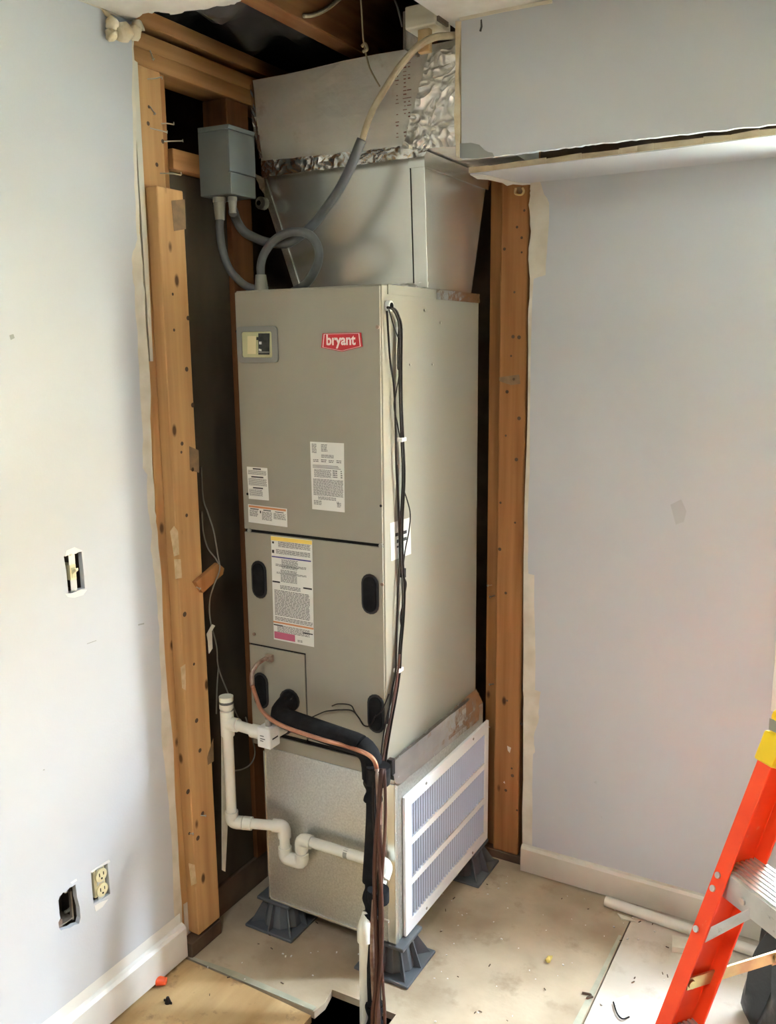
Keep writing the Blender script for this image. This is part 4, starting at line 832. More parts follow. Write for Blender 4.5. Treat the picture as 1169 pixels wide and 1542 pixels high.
for rw in range(3):
    z0 = b0+rw*(rh+mh)
    for k in range(NS):
        yc = a0+pitch*(k+.5)
        if me is None:
            bm = nb(); t = math.radians(42)
            obox(bm, (0, 0, rh/2), Vector((math.cos(t), math.sin(t), 0)), Vector((-math.sin(t), math.cos(t), 0)), Vector((0, 0, 1)), pitch*.19, .0006, rh/2-.0015)
            me = finish(bm, 'slat', 'slat')
        o = bpy.data.objects.new('slat', me); o.parent = gr
        o.location = Vector((GX+.0055, yc, z0)) - gr.location
        SC.collection.objects.link(o)
for (y, z) in ((gy0+.12, gz1-.014), (gy1-.12, gz1-.014), (gy0+.12, gz0+.014), (gy1-.12, gz0+.014)):
    bm = nb(); cyl(bm, (GX+.0088, y, z), (GX+.0105, y, z), .004, 8); obj('screw', bm, 'conn', gr)

def stand(cx, cy, lab):
    st = thing('equipment_stand', (cx, cy, 0), lab, 'stand', 'plastic stands under the return box')
    h = .0825
    obj('base_plate', bx(cx-h, cx+h, cy-h, cy+h, 0.0, .009), 'stand', st, bevel=.003)
    bm = nb(); a, b = .060, .048
    n = 8
    lowp = [(cx+a*1.08*math.cos(PI/4*k+PI/8), cy+a*1.08*math.sin(PI/4*k+PI/8), .0092) for k in range(8)]
    topp = [(cx+b*math.cos(PI/4*k+PI/8), cy+b*math.sin(PI/4*k+PI/8), .080) for k in range(8)]
    lv = [bm.verts.new(p) for p in lowp]; tv = [bm.verts.new(p) for p in topp]
    for k in range(8): bm.faces.new((lv[k], lv[(k+1) % 8], tv[(k+1) % 8], tv[k]))
    bm.faces.new(lv[::-1]); bm.faces.new(tv)
    obj('pedestal', bm, 'stand', st, bevel=.002)
    obj('top_plate', bx(cx-.056, cx+.056, cy-.056, cy+.056, .0802, .0905), 'stand', st, bevel=.003)
    for k in range(8):
        t = PI/4*k
        bm = nb()
        ex = Vector((math.cos(t), math.sin(t), 0)); ey = Vector((-ex.y, ex.x, 0))
        P = [Vector((cx, cy, 0))+ex*r_+Vector((0, 0, z)) for r_, z in ((.050, .0092), (.081 if k % 2 == 0 else .1, .0092), (.056, .079), (.036, .079))]
        plate(bm, [p-ey*.002 for p in P], ey*.004)
        obj('rib', bm, 'stand', st)
    return st
stand(-1.052, 1.862, 'dark grey plastic stand under the front right corner below the grille')
stand(-1.424, 1.864, 'dark grey plastic stand under the left side behind the drain trap')
stand(-1.066, 2.352, 'dark grey plastic stand at the rear by the right stud')

# ================================================================== PVC DRAIN
dp = thing('condensate_drain', (-1.3, 1.76, 0.4), 'white plastic condensate drain pipe with a trap running across the return box', 'drain pipe')
yv = 1.735
r = .0142
def fitting(pts, name='elbow', rr=.0185):
    bm = nb(); tube(bm, corner(pts, .02), rr, 14, smooth=False); obj(name, bm, 'pvc', dp, auto=True)
def pipe(a, b, name='pipe'):
    bm = nb(); cyl(bm, a, b, r, 16); obj(name, bm, 'pvc', dp, auto=True)
cap = Vector((-1.5032, 1.7350, 0.7102)); tee = Vector((-1.4998, 1.7350, 0.6496))
V = lambda *a: Vector(a)
pb = Vector((-1.4929, 1.7350, 0.3565)); tee.x = (tee.x+pb.x)/2; 
fx = Vector((-1.3561, 1.7350, 0.6519)); fx.z = tee.z-.004
cap2 = V(tee.x, yv, cap.z)
bm = nb(); cyl(bm, cap2+V(0, 0, -.018), cap2+V(0, 0, .016), .0195, 16); co = obj('end_cap', bm, 'pvc', dp, auto=True)
bm = nb(); cyl(bm, cap2+V(0, 0, -.004), cap2+V(0, 0, .003), .0197, 16); obj('cap_print', bm, 'ink', co, auto=True)
pipe(cap2+V(0, 0, -.018), tee)
bm = nb(); cyl(bm, tee+V(0, 0, .036), tee+V(0, 0, -.036), .0185, 16); cyl(bm, tee, tee+V(.036, 0, 0), .0185, 16); obj('tee', bm, 'pvc', dp, auto=True)
pbz = pb.z
pipe(tee+V(0, 0, -.03), V(tee.x, yv, pbz+.02))
c1 = V(tee.x, yv, pbz); c2 = Vector((-1.3548, 1.7850, 0.3572)); c2.z = pbz
d12 = (c2-c1).normalized()
fitting([c1+V(0, 0, .032), c1, c1+d12*.032]); pipe(c1+d12*.03, c2-d12*.03)
bm = nb(); cyl(bm, c1+d12*.034, c1+d12*.058, .0187, 14); obj('coupling', bm, 'pvc', dp, auto=True)
fitting([c2-d12*.032, c2, c2+V(0, 0, -.032)])
c3 = V(c2.x, c2.y, (-1.3405, 1.7850, 0.2632)[2]); pipe(c2+V(0, 0, -.03), c3+V(0, 0, .02))
c4 = V((-1.2982, 1.7850, 0.2619)[0], 1.785, c3.z)
fitting([c3+V(0, 0, .032), c3, c4, c4+V(0, 0, .03)], 'trap_bend')
c5 = V(c4.x, 1.785, (-1.2957, 1.7850, 0.3342)[2]); pipe(c4+V(0, 0, .025), c5+V(0, 0, -.02))
c6 = Vector((-1.0297, 1.7850, 0.3377)); d56 = (c6-c5).normalized()
fitting([c5+V(0, 0, -.034), c5, c5+d56*.034]); pipe(c5+d56*.03, c6-d56*.02)
bm = nb(); m_ = Vector((-1.1507, 1.7850, 0.3356)); cyl(bm, m_-d56*.006, m_+d56*.006, r+.0004, 14); obj('pipe_print', bm, 'conn', dp, auto=True)
c7 = Vector((-1.0272, 1.6650, 0.2336)); c7e = V(c7.x-.002, c7.y-.006, -0.35)
d67 = (c7-c6).normalized()
fitting([c6-d56*.034, c6, c6+d67*.034]); pipe(c6+d67*.03, c7-d67*.02)
fitting([c7-d67*.034, c7, c7+V(0, 0, -.034)]); pipe(c7+V(0, 0, -.03), c7e)
# float switch
pipe(tee+V(.03, 0, 0), fx+V(-.02, 0, 0))
bm = nb(); cyl(bm, fx+V(-.055, 0, 0), fx+V(-.02, 0, 0), .0185, 14); obj('coupling', bm, 'pvc', dp, auto=True)
bm = nb(); box(bm, fx.x-.022, fx.x+.020, fx.y-.022, fx.y+.022, fx.z-.030, fx.z+.026); fs = obj('float_switch', bm, 'white', dp, bevel=.003, label='white boxy float switch on the drain')
bm = nb(); cyl(bm, fx+V(0, 0, .026), fx+V(0, 0, .046), .009, 10); cyl(bm, fx+V(.004, .02, .026), fx+V(.004, .02, .04), .008, 10); obj('switch_cap', bm, 'conn', fs)
bm = nb()
for (dz, w_) in ((.004, .012), (-.004, .016), (-.010, .010)): box(bm, fx.x-.012, fx.x-.012+w_, fx.y-.0226, fx.y-.0222, fx.z+dz-.001, fx.z+dz+.001)
obj('switch_print', bm, 'inkd', fs)
bm = nb(); box(bm, fx.x+.0202, fx.x+.0206, fx.y-.012, fx.y+.012, fx.z-.006, fx.z-.002); obj('switch_print', bm, 'inkd', fs)
bm = nb(); cyl(bm, fx+V(.004, .02, -.002), (fx.x+.006, 1.795, fx.z-.002), .0155, 14); obj('pipe', bm, 'pvc', dp, auto=True)
bm = nb(); cyl(bm, (fx.x+.006, 1.793, fx.z-.002), (fx.x+.006, 1.8128, fx.z-.002), .021, 14); obj('drain_nipple', bm, 'blk_pl', dp, auto=True)

# ================================================================== REFRIGERANT LINES
rl = thing('refrigerant_lines', (-1.2, 1.74, 0.4), 'black insulated suction line with copper tube and brown wires going down into the floor hole', 'pipe')
sA = Vector((-1.3403, 1.8120, 0.7176)); sB = Vector((-1.3279, 1.7350, 0.7044))
sC = Vector((-1.0537, 1.7350, 0.6739)); sD = Vector((-1.0300, 1.7350, 0.6055)); sE = Vector((-0.9928, 1.6550, -0.0151)); 
P = corner([sA, sB, sC+V(.012, 0, .004), V(sC.x+.018, 1.732, sC.z-.10), V(sD.x+.004, 1.70, .3), V(sE.x, 1.652, 0.0), V(sE.x, 1.645, -.35)], .06)
bm = nb(); tube(bm, P[:9], .027, 14, smooth=False); tube(bm, P[8:15], .0265, 14, smooth=False); obj('insulation', bm, 'blk', rl, auto=True, label='black foam pipe insulation')
bm = nb(); tube(bm, P[14:], .021, 14, n=10, rf=lambda t: .021+.0035*math.sin(t*46)); obj('lower_insulation', bm, 'blk', rl, smooth=True)
bm = nb(); cyl(bm, (sA.x, 1.8128, sA.z), (sA.x, 1.806, sA.z), .031, 16); obj('line_grommet', bm, 'blk_pl', rl, auto=True)
lq = [(-1.3998, 1.8120, 0.8276)] + [(-1.4053, 1.7900, 0.8281), (-1.4108, 1.7650, 0.8205), (-1.4156, 1.7500, 0.8005), (-1.4051, 1.7350, 0.7742), (-1.3934, 1.7350, 0.7430), (-1.3636, 1.7150, 0.7231), (-1.3206, 1.7000, 0.7103), (-1.2768, 1.6970, 0.7008), (-1.2215, 1.6970, 0.6948), (-1.1515, 1.6970, 0.6907), (-1.1016, 1.7100, 0.6824), (-1.0513, 1.7060, 0.6798), (-1.0258, 1.7040, 0.6745), (-1.0129, 1.7040, 0.6619), (-1.0076, 1.7040, 0.6425)]
bm = nb(); tube(bm, lq[:5], .0062, 10); obj('line_coupling', bm, 'copper_old', rl, smooth=True)
bm = nb(); tube(bm, lq[4:], .0055, 10); obj('copper_line', bm, 'copper', rl, smooth=True, label='bare copper liquid line')
q = (-1.3998, 1.8120, 0.8276); bm = nb(); box(bm, q[0]-.012, q[0]+.010, 1.800, 1.8128, q[2]-.010, q[2]+.010); obj('flare_fitting', bm, 'copper_old', rl, bevel=.002)
# the bundle going down in front of it
for k, (u0, u1, mm, rr) in enumerate(((568, 563, 'copper_old', .006), (571, 566, 'brown', .004), (575, 570, 'brown', .0045), (570, 573, 'brown', .0038), (577, 576, 'brown', .004), (573, 560, 'brown', .005), (566, 569, 'wire_blk', .004))):
    P2 = []
    for j in range(9):
        t = j/8
        v = 1158+t*384
        base = Vector((0, 0, 0))
        u = u0+(u1-u0)*t+4.0*math.sin(t*7+k*1.7)
        yy = 1.700-.078*t-.004*(k % 3)
        P2.append((u, v, yy))
    globals().setdefault('BUN', []).append((P2, mm, rr))
def cam_pt(u, v, y):
    d = RR*((u-584.5)/1327.252)+DD*((v-771)/1327.252)+F
    t = y/d.y
    return Vector((d.x*t, y, 1.65+d.z*t))
for P2, mm, rr in BUN:
    pts = [cam_pt(*p) for p in P2]; pts.append(pts[-1]+V(0, -.004, -.3))
    bm = nb(); tube(bm, pts, rr, 8, 4); obj('wire' if mm != 'copper_old' else 'copper_line', bm, mm, rl, smooth=True)
for (u, v, y, h, rr) in ((570, 1166, 1.722, .022, .030), (570, 1348, 1.682, .016, .027)):
    c_ = cam_pt(u, v, y); bm = nb(); cyl(bm, c_+V(0, 0, -h), c_+V(0, 0, h), rr, 14); obj('tape_band', bm, 'blk', rl, auto=True)
c_ = cam_pt(577, 1385, 1.66); bm = nb(); cyl(bm, c_+V(-.03, 0, 0), c_+V(.016, 0, .0), .004, 8); obj('tie', bm, 'steel', rl)
c_ = cam_pt(584, 1158, 1.79); bm = nb(); box(bm, c_.x-.006, c_.x+.010, 1.795, 1.8125, c_.z-.02, c_.z+.022); obj('bracket', bm, 'blk_pl', rl, bevel=.002)

# ================================================================== ELECTRICAL
eb = thing('electrical_box', (-1.53, 1.885, 2.03), 'grey metal disconnect box fixed to the framing at the upper left', 'electrical box')
E0, E1, EY0, EY1, EZ0, EZ1 = -1.577, -1.476, 1.817, 1.922, 2.030, 2.188
obj('enclosure', bx(E0, E1-.006, EY0+.004, EY1-.003, EZ0, EZ1-.004), 'boxgrey', eb, bevel=.002)
bm = nb(); plate(bm, [(E0+.004, EY0, EZ1-.006), (E1, EY0, EZ1-.006), (E1+.003, EY0, EZ1+.004), (E0+.004, EY0, EZ1+.006)], (0, EY1-EY0, 0)); obj('top_lip', bm, 'boxgrey', eb, bevel=.001)
obj('cover', bx(E1-.0055, E1+.001, EY0, EY1, EZ0+.052, EZ1-.007), 'boxgrey', eb, bevel=.002)
obj('cover', bx(E1-.0055, E1+.003, EY0+.001, EY1-.006, EZ0-.002, EZ0+.050), 'boxgrey', eb, bevel=.002)
def connector(c, r1, parent, l=.05):
    c = Vector(c)
    bm = nb(); cyl(bm, c, c+V(0, 0, -.012), r1*1.1, 10); cyl(bm, c+V(0, 0, -.0122), c+V(0, 0, -l), r1, 14, r1*.8); return obj('connector', bm, 'conn', parent, auto=True)
k1 = Vector((-1.5350, 1.8433, 2.0285)); k2 = Vector((-1.5000, 1.8534, 2.0284))
connector((k1.x, k1.y, EZ0-.002), .0155, eb, .055); connector((k2.x, k2.y, EZ0-.002), .011, eb, .04)
k1.z = EZ0-.055; k2.z = EZ0-.04
cd = thing('flexible_conduit', (-1.5, 1.87, 1.8), 'grey flexible conduit drooping from the electrical box down behind the unit top', 'conduit', 'grey conduits above the air handler')
bm = nb(); tube(bm, [k1] + [(-1.5350, 1.8404, 1.9501), (-1.5300, 1.8414, 1.9006), (-1.5150, 1.8465, 1.8522), (-1.5000, 1.8611, 1.8258), (-1.4900, 1.8803, 1.8097), (-1.4700, 1.8959, 1.7995), (-1.4600, 1.9246, 1.7869)], .0105, 10); obj('conduit', bm, 'conduit', cd, smooth=True)
# second conduit: from the box, into a loop and up to the power cable
cd2 = thing('flexible_conduit', (-1.4, 1.9, 1.9), 'grey flexible conduit looping in front of the plenum and rising to the cream cable', 'conduit', 'grey conduits above the air handler')
b2 = [k2] + [(-1.5353, 1.9000, 2.0013), (-1.5337, 1.9100, 1.9774), (-1.5188, 1.9200, 1.9505), (-1.4884, 1.9250, 1.9338), (-1.4580, 1.9300, 1.9223), (-1.4154, 1.9300, 1.9145), (-1.3815, 1.9300, 1.9157), (-1.3547, 1.9400, 1.9313), (-1.3237, 1.9500, 1.9546), (-1.2853, 1.9550, 1.9927), (-1.2476, 1.9600, 2.0348), (-1.2143, 1.9650, 2.0874), (-1.1932, 1.9700, 2.1326), (-1.1845, 1.9720, 2.1505)]
bm = nb(); tube(bm, b2, .0122, 10); obj('conduit', bm, 'conduit', cd2, smooth=True)
lp = [(-1.4542, 1.9000, 1.8344), (-1.4528, 1.9000, 1.8627), (-1.4386, 1.9000, 1.8918), (-1.4099, 1.9000, 1.9180), (-1.3716, 1.9000, 1.9334), (-1.3305, 1.9000, 1.9354), (-1.2945, 1.9000, 1.9233), (-1.2734, 1.9000, 1.8949), (-1.2724, 1.9000, 1.8628), (-1.3030, 1.9200, 1.8334), (-1.3492, 1.9500, 1.8108), (-1.4207, 1.9900, 1.7952)]
cd3 = thing('flexible_conduit', (-1.36, 1.9, 1.8), 'grey conduit bending in a tight loop out of the top of the air handler', 'conduit', 'grey conduits above the air handler')
bm = nb(); tube(bm, lp, .0112, 10); obj('conduit', bm, 'conduit', cd3, smooth=True)
c_ = Vector(lp[0]); bm = nb(); cyl(bm, c_+V(0, 0, .002), (c_.x, c_.y, 1.807), .014, 12, .017); cyl(bm, (c_.x, c_.y, 1.8068), (c_.x, c_.y, 1.7935), .019, 10); obj('connector', bm, 'conn', cd3, auto=True)
pc = thing('power_cable', (-1.25, 1.97, 2.1), 'cream cable rising from the grey conduit up into the soffit', 'cable')
bm = nb(); tube(bm, [(-1.1846, 1.9720, 2.1459), (-1.1784, 1.9850, 2.1830), (-1.1676, 2.0000, 2.2230), (-1.1370, 2.0000, 2.2615), (-1.0721, 1.9500, 2.2862), (-1.0285, 1.9250, 2.3033), (-0.9956, 1.9180, 2.3201), (-0.9679, 1.9300, 2.3341), (-0.9492, 1.9600, 2.3433), (-0.9379, 2.0000, 2.3523), (-0.9011, 2.0300, 2.3487)], .0082, 10); obj('cable', bm, 'romex', pc, smooth=True)
# thin wires above
aw = thing('attic_wire', (-1.3, 2.0, 2.4), 'thin pale wire hanging down from the attic in front of the duct', 'wire')
bm = nb(); tube(bm, [(-1.2108, 2.0200, 2.4994), (-1.2079, 2.0200, 2.4540), (-1.2051, 2.0200, 2.4008), (-1.1999, 2.0200, 2.3697), (-1.1891, 2.0200, 2.3300), (-1.1725, 2.0200, 2.3000), (-1.1595, 2.0200, 2.2798)], .0022, 6); tube(bm, [(-1.2081, 2.0180, 2.3781), (-1.1985, 2.0180, 2.3826), (-1.1930, 2.0180, 2.3696), (-1.2045, 2.0180, 2.3654)], .004, 6); obj('wire', bm, 'romex', aw, smooth=True)
aw2 = thing('attic_cable', (-1.2, 1.8, 2.45), 'pale cable end poking out of the dark ceiling joist', 'cable')
bm = nb(); tube(bm, [(-1.2720, 1.8630, 2.4139), (-1.2720, 1.8965, 2.4250), (-1.2720, 1.9370, 2.4441), (-1.2720, 1.9851, 2.4732), (-1.2720, 2.0286, 2.5044), (-1.2720, 2.0799, 2.5385)], .005, 8); obj('cable', bm, 'romex', aw2, smooth=True)
bm = nb(); tube(bm, [(-1.1642, 2.1000, 2.5123), (-1.1494, 2.1000, 2.4761), (-1.1384, 2.1000, 2.4345)], .003, 6)
tag(obj('attic_wire', bm, 'wire_grey', smooth=True), 'thin grey wire beside the whitewashed hanging block', 'wire')
# low-voltage wires in the left cavity
lw = thing('low_voltage_wire', (-1.6, 1.8, 0.6), 'thin grey wire wandering down the dark gap left of the unit', 'wire')
for P in ([(-1.5950, 1.7925, 1.3375), (-1.5900, 1.7886, 1.2535), (-1.5800, 1.7929, 1.2136), (-1.5500, 1.7789, 1.1678), (-1.5350, 1.7731, 1.1067), (-1.5250, 1.7667, 1.0672), (-1.5300, 1.7455, 1.0276), (-1.5550, 1.7551, 0.9795), (-1.5600, 1.7594, 0.9215), (-1.5700, 1.7901, 0.8405), (-1.5700, 1.7939, 0.7753), (-1.5700, 1.8255, 0.6954), (-1.5700, 1.8508, 0.6359), (-1.5700, 1.8745, 0.5860)], [(-1.5950, 1.7863, 1.2171), (-1.5850, 1.7763, 1.1650), (-1.5600, 1.7633, 1.1243), (-1.5350, 1.7619, 1.1000), (-1.5250, 1.7650, 1.0822)], [(-1.5750, 1.7996, 0.7725), (-1.5750, 1.7900, 0.7170), (-1.5750, 1.7818, 0.6411)]):
    bm = nb(); tube(bm, P, .002, 6); obj('wire', bm, 'wire_grey', lw, smooth=True)
bm = nb(); tube(bm, [(-1.5300, 1.8536, 0.6127), (-1.5300, 1.8818, 0.5299), (-1.5300, 1.8884, 0.4857), (-1.5300, 1.8684, 0.4633), (-1.5300, 1.8319, 0.4630), (-1.5300, 1.7855, 0.4777)], .0022, 6); obj('wire', bm, 'wire_grey', lw, smooth=True)
q = (-1.5000, 1.9614, 2.0529); jk = thing('cable_clamp', (q[0], q[1], q[2]), 'small pale round clamp on the framing right of the electrical box', 'clamp')
p0 = Vector((-1.5425, 2.0300, 2.0384)); jk.location = p0
bm = nb(); cyl(bm, p0+V(0, .012, 0), p0+V(0, -.006, 0), .017, 12); obj('clamp_body', bm, 'conn', jk, auto=True)
bm = nb(); cyl(bm, p0+V(-.004, -.0062, 0), p0+V(-.004, -.008, 0), .007, 8); obj('clamp_hole', bm, 'slot', jk)

# switch, receptacle, empty box in the left wall
def wallbox(name, u0, hole, depth, lab, cat):
    ys = [p[1] for p in hole]; zs = [p[2] for p in hole]
    t = thing(name, (XA-.03, (min(ys)+max(ys))/2, min(zs)), lab, cat)
    y0, y1, z0, z1 = min(ys)-.004, max(ys)+.004, min(zs)-.004, max(zs)+.004
    bm = nb()
    xw = XA-.0135
    for a in ((xw-depth, xw, y0-.002, y0, z0, z1), (xw-depth, xw, y1, y1+.002, z0, z1), (xw-depth, xw, y0, y1, z0-.002, z0), (xw-depth, xw, y0, y1, z1, z1+.002), (xw-depth-.002, xw-depth, y0, y1, z0, z1)): box(bm, *a)
    obj('back_box', bm, 'rust_dk', t)
    return t, (y0+y1)/2, (z0+z1)/2
ls, yc, zc = wallbox('light_switch', 0, h_sw, .055, 'ivory toggle light switch without a cover plate on the left wall', 'switch')
yc = ((-1.5690, 1.3221, 1.1606)[1])
xw = XA-.004
obj('mounting_strap', bx(xw-.0015, xw, yc-.0085+.003, yc+.0085+.003, zc-.050, zc+.050), 'alu_w', ls)
obj('switch_body', bx(xw-.030, xw+.001, yc-.0085+.003, yc+.0085+.003, zc-.017, zc+.019), 'ivory', ls, bevel=.001)
obj('toggle_slot', bx(xw+.0012, xw+.002, yc-.002, yc+.008, zc-.012, zc+.012), 'cream', ls)
bm = nb(); plate(bm, [(xw+.002, yc-.001, zc-.004), (xw+.002, yc-.001, zc+.006), (xw+.014, yc-.001, zc+.012), (xw+.014, yc-.001, zc+.006)], (0, .008, 0)); obj('toggle', bm, 'ivory', ls, bevel=.001)
for dz in (-.042, .042):
    bm = nb(); cyl(bm, (xw+.0002, yc, zc+dz), (xw+.002, yc, zc+dz), .003, 8); obj('screw', bm, 'steel', ls)
rc, yc, zc = wallbox('wall_outlet', 0, h_rc, .05, 'ivory duplex wall outlet without a cover plate low on the left wall', 'outlet')
yc += .003
obj('mounting_strap', bx(xw-.0015, xw, yc-.010, yc+.010, zc-.05, zc+.05), 'alu_w', rc)
obj('outlet_body', bx(xw-.026, xw-.0017, yc-.017, yc+.017, zc-.036, zc+.036), 'ivory', rc, bevel=.002)
for dz in (-.0195, .0195):
    bm = nb(); cyl(bm, (xw+.0002, yc, zc+dz), (xw+.006, yc, zc+dz), .0168, 18); so_ = obj('socket_face', bm, 'ivory', rc, auto=True)
    bm = nb(); box(bm, xw+.0061, xw+.0068, yc-.0075, yc-.0055, zc+dz-.001, zc+dz+.008); box(bm, xw+.0061, xw+.0068, yc+.005, yc+.007, zc+dz-.001, zc+dz+.007); cyl(bm, (xw+.0061, yc, zc+dz-.008), (xw+.0068, yc, zc+dz-.008), .0025, 8); obj('slots', bm, 'slot', so_)
rc_ = (-1.6030, 1.2565, 0.3652)
mb, yc, zc = wallbox('empty_wall_box', 0, h_bx, .055, 'rusty empty electrical box in a ragged hole left of the outlet', 'electrical box')
bm = nb(); tube(bm, [(XA-.034, rc_[1]+.026*math.cos(a), rc_[2]+.026*math.sin(a)) for a in [PI*(.55-1.15*k/12) for k in range(13)]], .0040, 8); obj('knockout_ring', bm, 'conn', mb, smooth=True)
obj('mounting_tab', bx(XA-.022, XA-.0145, yc+.020, yc+.024, zc-.045, zc+.03), 'rust', mb)
obj('box_floor', bx(XA-.06, XA-.014, yc-.024, yc+.024, zc-.040, zc-.037), 'rust', mb)
bm = nb(); obox(bm, (XA-.02, yc-.016, zc-.036), V(0, 1, 0), V(0, 0, 1), V(1, 0, 0), .008, .012, .004); obj('mounting_tab', bm, 'copper_old', mb)

# ================================================================== LADDER
la = thing('step_ladder', (-0.30, 1.3, 0.0), 'orange fibreglass step ladder with a yellow top, cut off at the right', 'ladder')
phi, th = math.radians(51), math.radians(22.5)
dh = V(math.cos(phi), math.sin(phi), 0); ax_ = V(math.sin(phi), -math.cos(phi), 0)
uu = dh*math.sin(th)+V(0, 0, math.cos(th)); ww = dh*math.cos(th)-V(0, 0, math.sin(th))
P0 = V(-0.19, 1.438, 0.791)
FL = P0 - uu*(P0.z/math.cos(th))            # foot of the front-left edge
LEN = 0.985/math.cos(th)
WID = 0.40
def chan(name, foot, u, a, w, n, fw, wd, th_, sgn, m):
    """C channel rail: web at the outer side, flanges pointing along a"""
    bm = nb()
    s = foot+u*.012; e = foot+u*n
    pr = [(0, 0), (fw, 0), (fw, th_), (th_, th_), (th_, wd-th_), (fw, wd-th_), (fw, wd), (0, wd)]
    pts = [s+a*(sgn*x)+w*y for x, y in pr]
    plate(bm, pts, e-s)
    return obj(name, bm, m, la, bevel=.0015)
rail = chan('rail', FL, uu, ax_, ww, LEN, .030, .075, .004, 1, 'orange')
FR = FL+ax_*WID
rail2 = chan('rail', FR, uu, ax_, ww, LEN, .030, .075, .004, -1, 'orange')
def along(s, x=0, y=0): return FL+uu*(s/math.cos(th))+ax_*x+ww*y
for zst in (0.235, 0.510, 0.785):
    p = along(zst)
    bm = nb()
    fr = p+ax_*.006+dh*.004
    dep, ln = .082, WID-.012
    obox(bm, fr+ax_*ln/2+dh*dep/2+V(0, 0, -.003), ax_, dh, V(0, 0, 1), ln/2, dep/2, .003)
    obox(bm, fr+ax_*ln/2+dh*.0015+V(0, 0, -.026), ax_, dh, V(0, 0, 1), ln/2, .0015, .020)
    obox(bm, fr+ax_*ln/2+dh*(dep-.0015)+V(0, 0, -.018), ax_, dh, V(0, 0, 1), ln/2, .0015, .012)
    stp = obj('step', bm, 'alu_w', la, label='ridged aluminium step')
    for k in range(8):
        bm = nb(); obox(bm, fr+ax_*ln/2+dh*(.007+k*.0098)+V(0, 0, .0015), ax_, dh, V(0, 0, 1), ln/2, .0026, .0013); obj('tread_ridge', bm, 'alu', stp)
    for dx in (.012,):
        bm = nb(); q = along(zst, .040, 0)+V(0, 0, -.022)-dh*.004+dh*.004; cyl(bm, fr+ax_*.055+V(0, 0, -.026)-dh*.0005, fr+ax_*.055+V(0, 0, -.026)-dh*.004, .006, 12); obj('rivet', bm, 'alu', stp, auto=True)
    for (dz, dx) in ((-.008, .011), (-.030, .011)):
        bm = nb(); q = along(zst+dz, dx, 0); cyl(bm, q-ww*.0002, q-ww*.003, .0055, 12); obj('rivet', bm, 'alu', rail, auto=True)
    # knee brace
    bm = nb(); q0 = fr+V(0, 0, -.046)+dh*.001
    A_, C_ = along(zst-.108, .0305, .004), q0+ax_*.072
    A2 = along(zst-.082, .0305, .004)
    hexa(bm, [A_, C_, C_+dh*.002, A_+dh*.002], [A2, C_+V(0, 0, .02), C_+V(0, 0, .02)+dh*.002, A2+dh*.002]); obj('knee_brace', bm, 'alu_w', stp)
    bm = nb(); q = along(zst-.098, .011, -.002); cyl(bm, q, q-ww*.003, .0055, 12); obj('rivet', bm, 'alu', rail, auto=True)
# rear rails, spreader, top
ut = FL+uu*LEN
back = -dh*math.sin(math.radians(-20))+V(0, 0, 0)
rt_ = ut+dh*.13
fr_ = V(rt_.x, rt_.y, 0)+dh*.36
ur = (rt_-fr_).normalized(); wr2 = ur.cross(ax_).normalized()
RLEN = (rt_-fr_).length
chan('rear_rail', fr_+ax_*.01, ur, ax_, -wr2 if wr2.dot(dh) > 0 else wr2, RLEN, .025, .05, .003, 1, 'orange')
chan('rear_rail', fr_+ax_*(WID-.01), ur, ax_, -wr2 if wr2.dot(dh) > 0 else wr2, RLEN, .025, .05, .003, -1, 'orange')
bm = nb(); c_ = ut+ax_*WID/2+dh*.118+V(0, 0, .040)
obox(bm, c_, ax_, dh, V(0, 0, 1), WID/2+.004, .105, .026)
tp = obj('top_cap', bm, 'yellow', la, bevel=.012, label='yellow plastic top')
bm = nb(); obox(bm, ut+uu*.004+ax_*.016+ww*.036, ax_, ww, uu, .020, .042, .026); obj('cap_socket', bm, 'yellow', tp, bevel=.004)
bm = nb(); obox(bm, ut+ax_*WID/2+dh*.0122+V(0, 0, .040), ax_, dh, V(0, 0, 1), WID/2, .0006, .010); obj('cap_sticker', bm, 'conn', tp)
for xx in (.012, WID-.02):
    a_ = along(.60, xx, .030); b_ = fr_+ax_*(xx+.005)+ur*(.585/ur.z)+wr2*.0
    e_ = (b_-a_).normalized(); n_ = e_.cross(ax_).normalized(); mid = a_.lerp(b_, .45)
    bm = nb()
    for s_, t_ in ((a_, mid), (mid, b_)):
        obox(bm, (s_+t_)/2+n_*(.004 if s_ is mid else 0), (t_-s_).normalized(), n_, ax_, (t_-s_).length/2+.008, .011, .0018)
    sp_ = obj('spreader', bm, 'brass', la, label='yellowish steel spreader bar')
    for q in (a_, mid):
        bm = nb(); cyl(bm, q-ax_*.003 if xx > .1 else q+ax_*.0019, q+ax_*.006, .0075, 12); obj('rivet', bm, 'brass', sp_, auto=True)
for q, s_ in ((FL, 1), (FR, -1)):
    bm = nb(); c_ = q+ax_*(s_*.014)+ww*.0375; c_ = V(c_.x, c_.y, .011); obox(bm, c_, ax_, dh, V(0, 0, 1), .02, .045, .011); obj('foot', bm, 'blk_pl', la, bevel=.003)
for s_ in (.01, WID-.01):
    bm = nb(); c_ = fr_+ax_*(s_+(.012 if s_ < .1 else -.012)); c_ = V(c_.x, c_.y, .011); obox(bm, c_, ax_, dh, V(0, 0, 1), .018, .035, .011); obj('foot', bm, 'blk_pl', la, bevel=.003)

